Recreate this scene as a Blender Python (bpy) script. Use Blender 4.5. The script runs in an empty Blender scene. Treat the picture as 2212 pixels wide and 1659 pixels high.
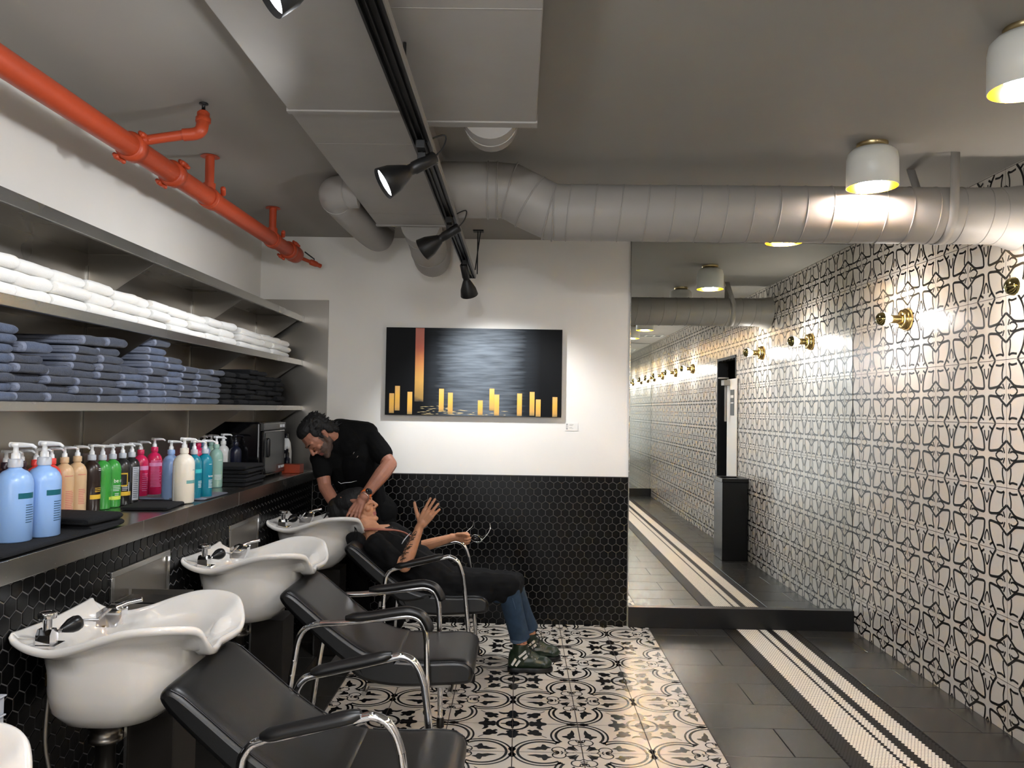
import bpy, math, random
from math import pi, sin, cos, sqrt, atan2
from mathutils import Vector, Matrix, Euler, noise
import numpy as np
random.seed(7)
SC = bpy.context.scene
COL = SC.collection
V = Vector

# ---------------------------------------------------------------- camera
F_PX, YAW, PITCH, ROLL = 1705.57, -0.01001, 0.0318, 0.01576
EYE = V((0, 0, 1.5))
def cam_axes():
    cy, sy, cp, sp = cos(YAW), sin(YAW), cos(PITCH), sin(PITCH)
    fw = V((sy*cp, cy*cp, sp)); r = V((cy, -sy, 0)); u = r.cross(fw)
    return cos(ROLL)*r + sin(ROLL)*u, -sin(ROLL)*r + cos(ROLL)*u, fw
CR, CU, CF = cam_axes()
cd = bpy.data.cameras.new('camera'); cam = bpy.data.objects.new('camera', cd); COL.objects.link(cam)
cam.matrix_world = Matrix(((CR.x, CU.x, -CF.x, EYE.x), (CR.y, CU.y, -CF.y, EYE.y), (CR.z, CU.z, -CF.z, EYE.z), (0, 0, 0, 1)))
cd.sensor_width = 36; cd.lens = F_PX*36/2212; cd.clip_start = 0.05
SC.camera = cam
def at(px, py, Y):
    """the point of the room at depth Y that the photograph shows at this pixel"""
    d = CF + CR*((px-1106)/F_PX) - CU*((py-829.5)/F_PX)
    return EYE + d*(Y/d.y)

# ---------------------------------------------------------------- world, exposure
w = bpy.data.worlds.new('world'); SC.world = w; w.use_nodes = True
w.node_tree.nodes['Background'].inputs[0].default_value = (.97, .985, 1, 1)
w.node_tree.nodes['Background'].inputs[1].default_value = 3.0  # reaches the room only through the opening added in the front wall
SC.view_settings.view_transform = 'Standard'; SC.view_settings.look = 'None'
SC.view_settings.exposure = 0.47; SC.view_settings.gamma = 1.0
SC.view_settings.use_curve_mapping = False
SC.cycles.max_bounces = 10; SC.cycles.glossy_bounces = 7; SC.cycles.diffuse_bounces = 4
SC.cycles.sample_clamp_indirect = 60.0
SC.cycles.use_denoising = True

# ---------------------------------------------------------------- room numbers
D, H, XL, XR, YB = 5.579, 2.705, -1.857, 2.34, -2.9
XH = -1.45           # hexagon tiled wall under the counter
HEXZ = 1.035; XM = .778

# light strengths (watts)
P_SPOT, P_CEIL, P_SCONCE = 50, 26, 3.2

# ---------------------------------------------------------------- helpers
def lin(c):
    if isinstance(c, str):
        c = [int(c[i:i+2], 16)/255 for i in (0, 2, 4)]
    return tuple((x/12.92 if x <= .04045 else ((x+.055)/1.055)**2.4) for x in c[:3]) + (1,)
MATS = {}
def mat(name, col, rough=.5, metal=0, bump=0, bscale=200, var=0, vscale=8, emit=None, es=0, spec=.5, coat=0, sheen=0, stretch=None, trans=0, ior=1.45, rvar=0, sss=0):
    m = bpy.data.materials.new(name); m.use_nodes = True; MATS[name] = m
    nt = m.node_tree; N = nt.nodes; L = nt.links; b = N['Principled BSDF']
    b.inputs['Base Color'].default_value = lin(col); b.inputs['Roughness'].default_value = rough
    b.inputs['Metallic'].default_value = metal; b.inputs['Specular IOR Level'].default_value = spec
    b.inputs['Coat Weight'].default_value = coat; b.inputs['Sheen Weight'].default_value = sheen
    b.inputs['Transmission Weight'].default_value = trans; b.inputs['IOR'].default_value = ior
    if sss:
        b.inputs['Subsurface Weight'].default_value = sss; b.inputs['Subsurface Radius'].default_value = (.02, .008, .004)
    if emit:
        b.inputs['Emission Color'].default_value = lin(emit); b.inputs['Emission Strength'].default_value = es
    if bump or var or rvar:
        tc = N.new('ShaderNodeTexCoord'); mp = N.new('ShaderNodeMapping'); L.new(tc.outputs['Object'], mp.inputs[0])
        if stretch: mp.inputs['Scale'].default_value = stretch
    if bump:
        n = N.new('ShaderNodeTexNoise'); n.inputs['Scale'].default_value = bscale; n.inputs['Detail'].default_value = 4
        L.new(mp.outputs[0], n.inputs['Vector'])
        bp = N.new('ShaderNodeBump'); bp.inputs['Strength'].default_value = bump; bp.inputs['Distance'].default_value = .004
        L.new(n.outputs[0], bp.inputs['Height']); L.new(bp.outputs[0], b.inputs['Normal'])
    if var:
        n2 = N.new('ShaderNodeTexNoise'); n2.inputs['Scale'].default_value = vscale; n2.inputs['Detail'].default_value = 5
        L.new(mp.outputs[0], n2.inputs['Vector'])
        r = N.new('ShaderNodeValToRGB'); c = lin(col)
        r.color_ramp.elements[0].position = .3; r.color_ramp.elements[1].position = .7
        r.color_ramp.elements[0].color = tuple(x*(1-var) for x in c[:3]) + (1,)
        r.color_ramp.elements[1].color = tuple(min(1, x*(1+var)) for x in c[:3]) + (1,)
        L.new(n2.outputs[0], r.inputs[0]); L.new(r.outputs[0], b.inputs['Base Color'])
    if rvar:
        n3 = N.new('ShaderNodeTexNoise'); n3.inputs['Scale'].default_value = vscale*.7; n3.inputs['Detail'].default_value = 3
        L.new(mp.outputs[0], n3.inputs['Vector'])
        mr = N.new('ShaderNodeMapRange'); mr.inputs['From Min'].default_value = .3; mr.inputs['From Max'].default_value = .7
        mr.inputs['To Min'].default_value = rough-rvar; mr.inputs['To Max'].default_value = rough+rvar
        L.new(n3.outputs[0], mr.inputs[0]); L.new(mr.outputs[0], b.inputs['Roughness'])
    return m

def catmull(p, sub=6, closed=False):
    p = [V(q) for q in p]; n = len(p); out = []
    rng = range(n if closed else n-1)
    for i in rng:
        a = p[(i-1) % n] if (closed or i > 0) else p[0]*2-p[1]
        b = p[i]; c = p[(i+1) % n]
        d = p[(i+2) % n] if (closed or i+2 < n) else c*2-b
        for k in range(sub):
            t = k/sub
            out.append(.5*((2*b)+(c-a)*t+(2*a-5*b+4*c-d)*t*t+(3*b-a-3*c+d)*t**3))
    if not closed: out.append(p[-1])
    return out

class MB:
    def __init__(s): s.v = []; s.f = []; s.m = []; s.s = []
    def add(s, vs, fs, mi=0, sm=True):
        o = len(s.v); s.v += [tuple(q) for q in vs]
        for f in fs:
            s.f.append(tuple(i+o for i in f)); s.m.append(mi); s.s.append(sm)
        return s
    def box(s, lo, hi, mi=0, M=None):
        x0, y0, z0 = lo; x1, y1, z1 = hi
        vs = [V(q) for q in ((x0,y0,z0),(x1,y0,z0),(x1,y1,z0),(x0,y1,z0),(x0,y0,z1),(x1,y0,z1),(x1,y1,z1),(x0,y1,z1))]
        if M: vs = [M @ q for q in vs]
        return s.add(vs, [(0,3,2,1),(4,5,6,7),(0,1,5,4),(1,2,6,5),(2,3,7,6),(3,0,4,7)], mi, False)
    def loft(s, rings, mi=0, cap0=True, cap1=True, sm=True, close=True):
        n = len(rings[0]); vs = [q for r in rings for q in r]; fs = []
        for i in range(len(rings)-1):
            for j in range(n if close else n-1):
                k = (j+1) % n
                fs.append((i*n+j, i*n+k, (i+1)*n+k, (i+1)*n+j))
        s.add(vs, fs, mi, sm)
        if cap0: s.add(rings[0], [tuple(range(n))[::-1]], mi, False)
        if cap1: s.add(rings[-1], [tuple(range(n))], mi, False)
        return s
    def tube(s, path, r, n=12, mi=0, caps=True, flat=1.0, up=None, closed=False):
        path = [V(p) for p in path]; N = len(path)
        rr = r if isinstance(r, (list, tuple)) else [r]*N
        up0 = V(up) if up else None; rings = []; prev = None
        for i in range(N):
            if closed: t = path[(i+1) % N]-path[i-1]
            else: t = (path[min(i+1, N-1)]-path[max(i-1, 0)])
            if t.length < 1e-9: t = V((0, 0, 1))
            t.normalize()
            if prev is None:
                a = up0 if up0 else (V((0, 0, 1)) if abs(t.z) < .9 else V((1, 0, 0)))
            else: a = prev
            u = (a - t*a.dot(t))
            if u.length < 1e-6: u = t.orthogonal()
            u.normalize(); wv = t.cross(u); prev = u
            rings.append([path[i] + (u*cos(2*pi*k/n)*flat + wv*sin(2*pi*k/n))*rr[i] for k in range(n)])
        if closed: rings.append(rings[0]); caps = False
        return s.loft(rings, mi, caps, caps)
    def lathe(s, prof, c=(0,0,0), n=24, mi=0, M=None, caps=True):
        c = V(c); rings = []
        for (r, z) in prof:
            ring = [V((r*cos(2*pi*k/n), r*sin(2*pi*k/n), z)) for k in range(n)]
            rings.append([c + (M @ q if M else q) for q in ring])
        return s.loft(rings, mi, caps and prof[0][0] > 1e-5, caps and prof[-1][0] > 1e-5)
    def ell(s, c, r, M=None, nu=16, nv=10, mi=0):
        c = V(c); r = (r,)*3 if isinstance(r, (int, float)) else r; rings = []
        for i in range(nv+1):
            ph = -pi/2 + pi*i/nv; cr = max(cos(ph), 1e-4)
            ring = [V((r[0]*cr*cos(2*pi*k/nu), r[1]*cr*sin(2*pi*k/nu), r[2]*sin(ph))) for k in range(nu)]
            rings.append([c + (M @ q if M else q) for q in ring])
        return s.loft(rings, mi, True, True)
    def cap(s, a, b, r1, r2=None, n=14, mi=0):
        """tapered capsule"""
        a, b = V(a), V(b); r2 = r1 if r2 is None else r2; d = b-a; L = d.length
        if L < 1e-6: return s.ell(a, r1, mi=mi)
        d.normalize(); u = d.orthogonal().normalized(); w_ = d.cross(u); rings = []
        for i in range(5):
            ph = -pi/2 + i*pi/8
            rings.append([a + d*r1*sin(ph) + (u*cos(2*pi*k/n)+w_*sin(2*pi*k/n))*r1*max(cos(ph), 1e-3) for k in range(n)])
        for i in range(5):
            ph = i*pi/8
            rings.append([b + d*r2*sin(ph) + (u*cos(2*pi*k/n)+w_*sin(2*pi*k/n))*r2*max(cos(ph), 1e-3) for k in range(n)])
        return s.loft(rings, mi)
    def prism(s, poly, axis, a, b, mi=0):
        """poly of 2D points extruded along axis ('x','y','z') from a to b"""
        def P(p, t):
            return (t, p[0], p[1]) if axis == 'x' else ((p[0], t, p[1]) if axis == 'y' else (p[0], p[1], t))
        n = len(poly); r0 = [P(p, a) for p in poly]; r1 = [P(p, b) for p in poly]
        s.add(r0+r1, [(i, (i+1) % n, n+(i+1) % n, n+i) for i in range(n)], mi, False)
        s.add(r0, [tuple(range(n))[::-1]], mi, False); s.add(r1, [tuple(range(n))], mi, False)
        return s

ORG = {}
def build(name, mb, mats, parent=None, bevel=0, smooth=True, org=None, subsurf=0, seg=2):
    """one mesh object; coordinates are the room's, moved to the parent's (or given) origin"""
    o0 = ORG.get(parent.name, V((0, 0, 0))) if parent else V(org if org is not None else (0, 0, 0))
    me = bpy.data.meshes.new(name)
    vs = [(q[0]-o0.x, q[1]-o0.y, q[2]-o0.z) for q in mb.v]
    me.from_pydata(vs, [], mb.f)
    if not isinstance(mats, (list, tuple)): mats = [mats]
    for m in mats: me.materials.append(MATS[m] if isinstance(m, str) else m)
    me.polygons.foreach_set('material_index', mb.m)
    me.polygons.foreach_set('use_smooth', mb.s)
    me.update()
    import bmesh
    bm = bmesh.new(); bm.from_mesh(me); bmesh.ops.recalc_face_normals(bm, faces=bm.faces); bm.to_mesh(me); bm.free()
    o = bpy.data.objects.new(name, me); COL.objects.link(o)
    ORG[o.name] = o0.copy()
    if parent: o.parent = parent
    else: o.location = o0
    if bevel:
        md = o.modifiers.new('bevel', 'BEVEL'); md.width = bevel; md.segments = seg; md.limit_method = 'ANGLE'; md.angle_limit = .7
    if subsurf:
        md = o.modifiers.new('sub', 'SUBSURF'); md.levels = subsurf; md.render_levels = subsurf
    return o
def tag(o, label=None, cat=None, group=None, kind=None):
    if label: o['label'] = label
    if cat: o['category'] = cat
    if group: o['group'] = group
    if kind: o['kind'] = kind
    return o
def thing(name, loc, label, cat, group=None):
    o = bpy.data.objects.new(name, None); COL.objects.link(o); o.location = loc; o.empty_display_size = .05
    ORG[o.name] = V(loc)
    return tag(o, label, cat, group)
def copy_tree(o, parent=None):
    c = o.copy(); COL.objects.link(c)
    if parent:
        c.parent = parent
    for ch in [k for k in KIDS.get(o.name, [])]: copy_tree_child(ch, c)
    return c
KIDS = {}
def copy_tree_child(o, parent):
    c = o.copy(); COL.objects.link(c); c.parent = parent
    for ch in o.children: copy_tree_child(ch, c)
def dup(o, loc, label=None, group=None, rotz=None, scale=None):
    c = o.copy(); COL.objects.link(c); c.location = loc
    if rotz is not None: c.rotation_euler = (0, 0, rotz)
    if scale is not None: c.scale = scale
    for ch in list(o.children): copy_tree_child(ch, c)
    if label: c['label'] = label
    if group: c['group'] = group
    return c
def struct(name, mb, mats, **k): return tag(build(name, mb, mats, **k), kind='structure')
def remeshed(name, mb, voxel, mats, parent=None, smooth=4, paint=None, disp=None, org=None):
    """union of overlapping closed shapes into one continuous skin"""
    t = build(name+'_raw', mb, [], parent=None)
    md = t.modifiers.new('r', 'REMESH'); md.mode = 'VOXEL'; md.voxel_size = voxel; md.use_smooth_shade = True
    s_ = t.modifiers.new('s', 'SMOOTH'); s_.factor = .5; s_.iterations = smooth
    dg = bpy.context.evaluated_depsgraph_get(); dg.update()
    me = bpy.data.meshes.new_from_object(t.evaluated_get(dg))
    bpy.data.objects.remove(t)
    n = len(me.vertices); co = np.empty(n*3, 'f'); me.vertices.foreach_get('co', co); co = co.reshape(-1, 3)
    if disp:
        no = np.empty(n*3, 'f'); me.vertices.foreach_get('normal', no); no = no.reshape(-1, 3)
        d = np.array([disp(V(c.tolist()), V(q.tolist())) for c, q in zip(co, no)], 'f')
        co = co + no*d[:, None]
    o0 = ORG.get(parent.name, V((0, 0, 0))) if parent else V(org if org is not None else (0, 0, 0))
    me.vertices.foreach_set('co', (co - np.array(o0[:], 'f')).ravel())
    me.materials.clear()
    for m in (mats if isinstance(mats, (list, tuple)) else [mats]): me.materials.append(MATS[m])
    k = len(me.polygons); me.polygons.foreach_set('use_smooth', [True]*k)
    if paint:
        cen = np.empty(k*3, 'f'); me.polygons.foreach_get('center', cen); cen = cen.reshape(-1, 3) + np.array(o0[:], 'f')
        me.polygons.foreach_set('material_index', [int(paint(V(c.tolist()))) for c in cen])
    me.name = name; me.update()
    o = bpy.data.objects.new(name, me); COL.objects.link(o); ORG[o.name] = o0.copy()
    if parent: o.parent = parent
    else: o.location = o0
    return o
def text_mesh(mb, s, size, M, mi=0, depth=.0004, align='LEFT'):
    """lettering as real geometry, added to mb"""
    cu = bpy.data.curves.new('t', 'FONT'); cu.body = s; cu.size = size; cu.extrude = depth; cu.align_x = align
    ob = bpy.data.objects.new('t', cu); COL.objects.link(ob)
    dg = bpy.context.evaluated_depsgraph_get(); dg.update()
    me = bpy.data.meshes.new_from_object(ob.evaluated_get(dg))
    mb.add([M @ v.co for v in me.vertices], [tuple(p.vertices) for p in me.polygons], mi, False)
    bpy.data.objects.remove(ob); bpy.data.curves.remove(cu); bpy.data.meshes.remove(me)
def ribbon(mb, pts, wd, P, mi=1, smooth=5, closed=False, sharp=False):
    """flat stroke of width wd along 2D points, placed by P(u, v)"""
    p3 = [V((a, b, 0)) for a, b in pts]
    p3 = p3 if sharp or len(p3) < 3 else catmull(p3, smooth, closed)
    n = len(p3); vs = []
    for i, q in enumerate(p3):
        if closed: t = p3[(i+1) % n]-p3[i-1]
        else: t = p3[min(i+1, n-1)]-p3[max(i-1, 0)]
        t.normalize(); nn = V((-t.y, t.x, 0))*(wd/2)
        if not closed and sharp and 0 < i < n-1:
            a = (q-p3[i-1]).normalized(); c = max(.4, t.dot(a)); nn = nn/c
        vs += [P(q.x+nn.x, q.y+nn.y), P(q.x-nn.x, q.y-nn.y)]
    fs = [(2*i, 2*i+1, 2*i+3, 2*i+2) for i in range(n-1)]
    if closed: fs.append((2*n-2, 2*n-1, 1, 0))
    mb.add(vs, fs, mi, False)
def poly(mb, pts, P, mi=1, smooth=0):
    if smooth: pts = [(q.x, q.y) for q in catmull([V((a, b, 0)) for a, b in pts], smooth, True)]
    mb.add([P(a, b) for a, b in pts], [tuple(range(len(pts)))], mi, False)

# ---------------------------------------------------------------- materials
mat('white_paint', 'e6e3dc', .55, bump=.05, bscale=60, var=.02, vscale=3)
mat('grey_ceiling', '949089', .7, bump=.06, bscale=50, var=.03, vscale=2)
mat('duct_paint', '9a9690', .5, bump=.12, bscale=25, var=.03, vscale=6)
mat('steel', 'b0aea9', .26, 1, var=.02, vscale=3, rvar=.04)
mat('steel_dark', '96918a', .32, 1, var=.04, vscale=4, rvar=.05)
mat('pedestal_dark', '2e2a26', .45, .6)
mat('chrome', 'e8e8ea', .06, 1)
mat('brass', 'bb9f66', .24, 1, bump=.02, bscale=80)
mat('brass_pale', 'b9a67c', .3, 1)
mat('porcelain', 'd6d3cd', .12, coat=.4)
mat('black_vinyl', '0b0b0b', .36, bump=.04, bscale=260, spec=.75)
mat('black_plastic', '0e0e0f', .3, spec=.5)
mat('black_matte', '0c0c0d', .6)
mat('track_black', '161616', .42)
mat('tile_cream', 'd9d2c6', .24, var=.03, vscale=5)
mat('tile_ink', '0c0b0a', .28, spec=.35)
mat('floor_cream', 'd0c8ba', .24, var=.05, vscale=6)
mat('floor_ink', '0e0d0d', .25)
mat('seam_dark', '2a201b', .7)
mat('grout_grey', '5a5856', .8)
mat('grout_dark', '15130f', .8)
mat('hex_black', '070707', .24, bump=.03, bscale=40, spec=.2)
mat('plank_dark', '33312d', .27, bump=.02, bscale=60, var=.03, vscale=3)
mat('mosaic_white', 'fbf3e2', .35, var=.03, vscale=90)
mat('mosaic_dark', '1d1b18', .5)
mat('curb_black', '121212', .35)
mat('orange_paint', 'b04424', .42, bump=.15, bscale=60, var=.05, vscale=10)
mat('trim_white', 'e4e2dc', .4)
# ================================================================ the room shell
m = MB()
m.box((XL-.1, YB-.1, -.08), (XR+.1, D+.1, -.004)); struct('floor', m, 'grout_dark')
m = MB(); m.box((XL-.1, YB-.1, H), (XR+.1, D+.1, H+.1)); struct('ceiling', m, 'grey_ceiling')
m = MB(); m.box((XL-.1, YB-.1, 0), (XL, D+.1, H)); struct('wall_left', m, 'white_paint')
m = MB(); m.box((XL, D, 0), (XR+.1, D+.12, H)); struct('wall_back', m, 'white_paint')
m = MB(); m.box((.15, YB-.12, 0), (XR+.1, YB, H)); m.box((XL, YB-.12, 2.45), (.15, YB, H)); m.box((XL, YB-.12, 0), (XL+.15, YB, 2.35)); struct('wall_front', m, 'white_paint')  # unseen wall; its left opening is added to let world light onto the back wall
m = MB(); m.box((XL, YB, 0), (XH-.012, D, .985)); struct('wall_left_lower', m, 'grout_grey')
# right wall with the doorway
DY0, DY1, DZ = 1.76, 2.58, 2.13
m = MB(); m.box((XR+.001, YB, 0), (XR+.12, DY0, H)); m.box((XR+.001, DY1, 0), (XR+.12, D, H)); m.box((XR+.001, DY0, DZ), (XR+.12, DY1, H))
TP, TZ, TY0, TZ0 = .322, .308, 4.784, .236-.308
def wall_clip(y0, y1, z0, z1): return True
STROKES = [([(0, .268), (.09, .335), (.19, .41), (.30, .432), (.425, .435), (.436, .36), (.415, .24), (.36, .12), (.27, 0)], .042),
           ([(.098, .31), (.10, .20), (.062, .062)], .032), ([(.062, .062), (.14, .088), (.255, .075)], .034),
           ([(.345, .105), (.43, .05)], .036),
           ([(.5, .285), (.452, .20), (.445, .115)], .030),
           ([(.268, .5), (.215, .448), (.14, .430), (.085, .45)], .031),
           ([(.048, .465), (.062, .43), (.088, .375)], .030)]
def wall_tile(mb, y, z, w_, h_, x, ymin, ymax, zmin, zmax):
    for sy in (1, -1):
        for sz in (1, -1):
            def P(a, b):
                uy = y + (a if sy > 0 else 1-a)*w_; vz = z + (b if sz > 0 else 1-b)*h_
                return (x, min(max(uy, ymin), ymax), min(max(vz, zmin), zmax))
            for pts, wd in STROKES: ribbon(mb, pts, wd, P, 1, 4)
k0 = int(math.floor((YB-TY0)/TP)); k1 = int(math.ceil((D-TY0)/TP))
for k in range(k0, k1):
    y = TY0 + k*TP
    for j in range(0, 9):
        z = TZ0 + j*TZ
        # door opening
        if y+TP > DY0+.02 and y < DY1-.02 and z+TZ*.5 < DZ:
            if y > DY0-.02 and y+TP < DY1+.02: continue
            if y < DY0: yl, yh = max(y, YB), DY0
            else: yl, yh = DY1, min(y+TP, D)
        else: yl, yh = max(y, YB), min(y+TP, D)
        wall_tile(m, y, z, TP, TZ, XR-.0012, yl, yh, max(z, 0), min(z+TZ, H))
def quadx(mb, x, y0, y1, z0, z1, mi): mb.add([(x, y0, z0), (x, y1, z0), (x, y1, z1), (x, y0, z1)], [(0, 1, 2, 3)], mi, False)
for k in range(k0, k1+1):
    y = TY0 + k*TP; wd = .0035 if k % 2 == 0 else .0018
    if YB < y < D:
        quadx(m, XR-.0010, y-wd/2, y+wd/2, 0 if not (DY0 < y < DY1) else DZ, H, 2)
for j in range(1, 10):
    z = TZ0 + j*TZ
    if 0 < z < H:
        for (a, b) in (((YB, D),) if z > DZ else ((YB, DY0), (DY1, D))): quadx(m, XR-.0010, a, b, z-.0013, z+.0013, 2)
quadx(m, XR-.0006, YB, DY0, 0, H, 0); quadx(m, XR-.0006, DY1, D, 0, H, 0); quadx(m, XR-.0006, DY0, DY1, DZ, H, 0)
struct('wall_right', m, ['tile_cream', 'tile_ink', 'seam_dark'])
# dark room behind the doorway, its frame and door leaf
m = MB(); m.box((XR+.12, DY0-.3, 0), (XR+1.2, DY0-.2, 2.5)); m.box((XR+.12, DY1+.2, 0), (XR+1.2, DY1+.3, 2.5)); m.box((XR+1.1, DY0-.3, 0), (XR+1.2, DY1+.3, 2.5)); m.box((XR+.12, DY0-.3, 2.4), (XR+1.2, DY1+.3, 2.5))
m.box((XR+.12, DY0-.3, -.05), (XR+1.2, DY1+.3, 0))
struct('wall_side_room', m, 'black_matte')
m = MB(); m.box((XR-.004, DY0-.0, 0), (XR+.12, DY0+.03, DZ)); m.box((XR-.004, DY1-.03, 0), (XR+.12, DY1, DZ)); m.box((XR-.004, DY0, DZ-.03), (XR+.12, DY1, DZ))
struct('trim_1', m, 'black_matte')
m = MB(); m.box((XR-.016, DY1-.32, .003), (XR-.006, DY1+.075, 1.87)); df = struct('door_1', m, 'trim_white', bevel=.002)
m = MB(); m.box((XR-.019, DY1-.17, 1.47), (XR-.0162, DY1-.02, 1.75)); m.box((XR-.0205, DY1-.15, 1.66), (XR-.0188, DY1-.04, 1.69), 1); m.box((XR-.0205, DY1-.15, 1.60), (XR-.0188, DY1-.04, 1.612), 1)
build('door_sign', m, ['black_plastic', 'trim_white'], parent=df)
m = MB(); m.tube([(XR-.05, DY1-.25, 1.4), (XR-.05, DY1-.25, 1.80)], .012, 12); m.box((XR-.085, DY1-.31, 1.80), (XR-.0162, DY1-.19, 1.86)); m.lathe([(.06, 1.875), (.058, 1.888), (0, 1.889)], (XR-.075, DY1-.25, 0), 20)
build('door_closer', m, 'duct_paint', parent=df, bevel=.004)

# hexagon tiles -------------------------------------------------------
def hexfield(mb, P, u0, u1, v0, v1, p=.0553, gap=.0032, bev=.0018, hgt=.0022, mi=0, uo=0, vo=0):
    r = (p-gap)/2/cos(pi/6); rowh = p*sin(pi/3)*1.0
    j = 0; v = v0+vo
    while v - r < v1:
        u = u0+uo + (p/2 if j % 2 else 0) - p
        while u - p/2 < u1:
            o = []; i_ = []
            for k in range(6):
                a = pi/6 + k*pi/3
                for rr, lst, hh in ((r, o, 0), (r-bev, i_, hgt)):
                    x = min(max(u+rr*cos(a), u0), u1); y = min(max(v+rr*sin(a), v0), v1); lst.append(P(x, y, hh))
            if u > u0-p/2 and v > v0-r:
                if bev > 0: mb.add(o+i_, [(k, (k+1) % 6, 6+(k+1) % 6, 6+k) for k in range(6)]+[(6, 7, 8, 9, 10, 11)], mi, False)
                else: mb.add(i_, [tuple(range(6))], mi, False)
            u += p
        v += rowh; j += 1
XM = .778
m = MB(); m.box((XH, D-.006, 0), (XM-.008, D+.01, HEXZ), 1)
hexfield(m, lambda a, b, h: (a, D-.006-h, b), XH, XM-.008, 0.0, HEXZ-.004, uo=.012, vo=.01)
m.box((XH, D-.011, HEXZ-.005), (XM-.008, D, HEXZ+.001), 2)
struct('trim_2', m, ['hex_black', 'grout_grey', 'track_black'])
m = MB(); m.box((XH-.02, YB, 0), (XH-.003, D-.012, .985), 1)
hexfield(m, lambda a, b, h: (XH-.003+h, a, b), YB, D-.012, .0, .984)
struct('trim_3', m, ['hex_black', 'grout_grey'])

# floor: patterned tiles, dark planks, mosaic band -----------------------
W = .309; XB = .917; X0 = -.94; YS = 5.054   # seam rows at YS - k*W
m = MB()
m.add([(X0, YB, 0), (XB, YB, 0), (XB, D, 0), (X0, D, 0)], [(0, 1, 2, 3)], 0, False)
def arc(cx, cy, r, a0, a1, n=14): return [(cx+r*cos(a0+(a1-a0)*i/n), cy+r*sin(a0+(a1-a0)*i/n)) for i in range(n+1)]
FST = []; FPO = []
for sw in (0, 1):
    S = (lambda l: [(b, a) for a, b in l]) if sw else (lambda l: l)
    FST += [(S(arc(.568, 0, .422, 0, 2.14)), .030), (S(arc(.568, 0, .352, 0, 2.22)), .040),
            (S([(.345, .355), (.345, .30)]), .05),
            (S(arc(.335, .085, .095, -.9, 3.6, 10)), .020), (S([(.335, .0), (.36, .05), (.43, .07)]), .018), (S([(.12, .0), (.2, .0), (.245, .055)]), .016),
            (S([(.0, .28), (.05, .30)]), .02)]
    FPO += [(S([(.33, 0), (.385, 0), (.39, .04), (.33, .04)]), 0),
            (S([(.43, .15), (.49, .13), (.52, .07), (.58, .085), (.66, .07), (.79, .10), (.68, .135), (.63, .18), (.585, .18), (.565, .26), (.52, .245), (.50, .20)]), 2),
            (S([(.07, .05), (.16, .09), (.25, .115), (.21, .14), (.19, .20), (.14, .15)]), 0),
            (S([(1, .0), (.955, .05), (.94, .10), (.965, .135), (1, .19)]), 0),
            (S([(1, .73), (.93, .735), (.90, .70), (.925, .66), (.90, .62), (.86, .635), (.80, .60), (.77, .53), (.85, .565), (.93, .55), (.95, .50), (1, .48)]), 2)]
FST += [(arc(1, 1, .235, pi, 1.5*pi), .045), ([(.60, .60), (.49, .49)], .014)]
FPO += [([(1, 1), (1, .885), (.94, .90), (.90, .94), (.885, 1)], 0), ([(1, .82), (.985, .82), (.972, .93), (1, .93)], 0), ([(.82, 1), (.82, .985), (.93, .972), (.93, 1)], 0),
        ([(.57, .57), (.66, .56), (.70, .60), (.75, .60), (.78, .66), (.74, .70), (.78, .74), (.74, .78), (.70, .74), (.66, .78), (.60, .75), (.60, .70), (.56, .66)], 2)]
def floor_tile(mb, ox, oy, sx, sy):
    # ox, oy: quatrefoil corner; sx, sy: direction of the tile from it
    def P(a, b):
        a = min(max(a, 0), 1); b = min(max(b, 0), 1)
        return (min(max(ox+sx*a*W, X0), XB), min(max(oy+sy*b*W, YB), D), .0005)
    for pts, wd in FST: ribbon(mb, pts, wd, P, 1, 3)
    for pts, sm in FPO: poly(mb, pts, P, 1, sm)
XQ = XB - 2*W; YQ = YS - W
i0 = -3
for i in range(-4, 2):
    for j in range(-14, 2):
        qx = XQ + 2*i*W; qy = YQ + 2*j*W
        for sx in (1, -1):
            for sy in (1, -1):
                ax, bx = sorted((qx, qx+sx*W)); ay, by = sorted((qy, qy+sy*W))
                if bx <= X0+.01 or ax >= XB-.01 or by <= YB+.01 or ay >= D-.01: continue
                if by < .9 and j % 1 == 0 and by < -1: continue
                floor_tile(m, qx, qy, sx, sy)
for k in range(-1, 7):
    x = XB - k*W
    if X0 < x <= XB: m.add([(x-.002, YB, .0008), (x+.002, YB, .0008), (x+.002, D, .0008), (x-.002, D, .0008)], [(0, 1, 2, 3)], 2, False)
for k in range(-2, 27):
    y = YS - k*W
    if YB < y < D: m.add([(X0, y-.0012, .0008), (XB, y-.0012, .0008), (XB, y+.0012, .0008), (X0, y+.0012, .0008)], [(0, 1, 2, 3)], 2, False)
struct('floor_patterned_tile', m, ['floor_cream', 'floor_ink', 'seam_dark'])
m = MB(); g = .0017
XJ = 1.229
def plank(x0, x1, y0, y1):
    y0 = max(y0, YB); y1 = min(y1, D)
    if y1-y0 < .01 or x1-x0 < .004: return
    b = .0015
    m.add([(x0+g, y0+g, -.002), (x1-g, y0+g, -.002), (x1-g, y1-g, -.002), (x0+g, y1-g, -.002),
           (x0+g+b, y0+g+b, 0), (x1-g-b, y0+g+b, 0), (x1-g-b, y1-g-b, 0), (x0+g+b, y1-g-b, 0)],
          [(0, 1, 5, 4), (1, 2, 6, 5), (2, 3, 7, 6), (3, 0, 4, 7), (4, 5, 6, 7)], 0, False)
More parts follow.
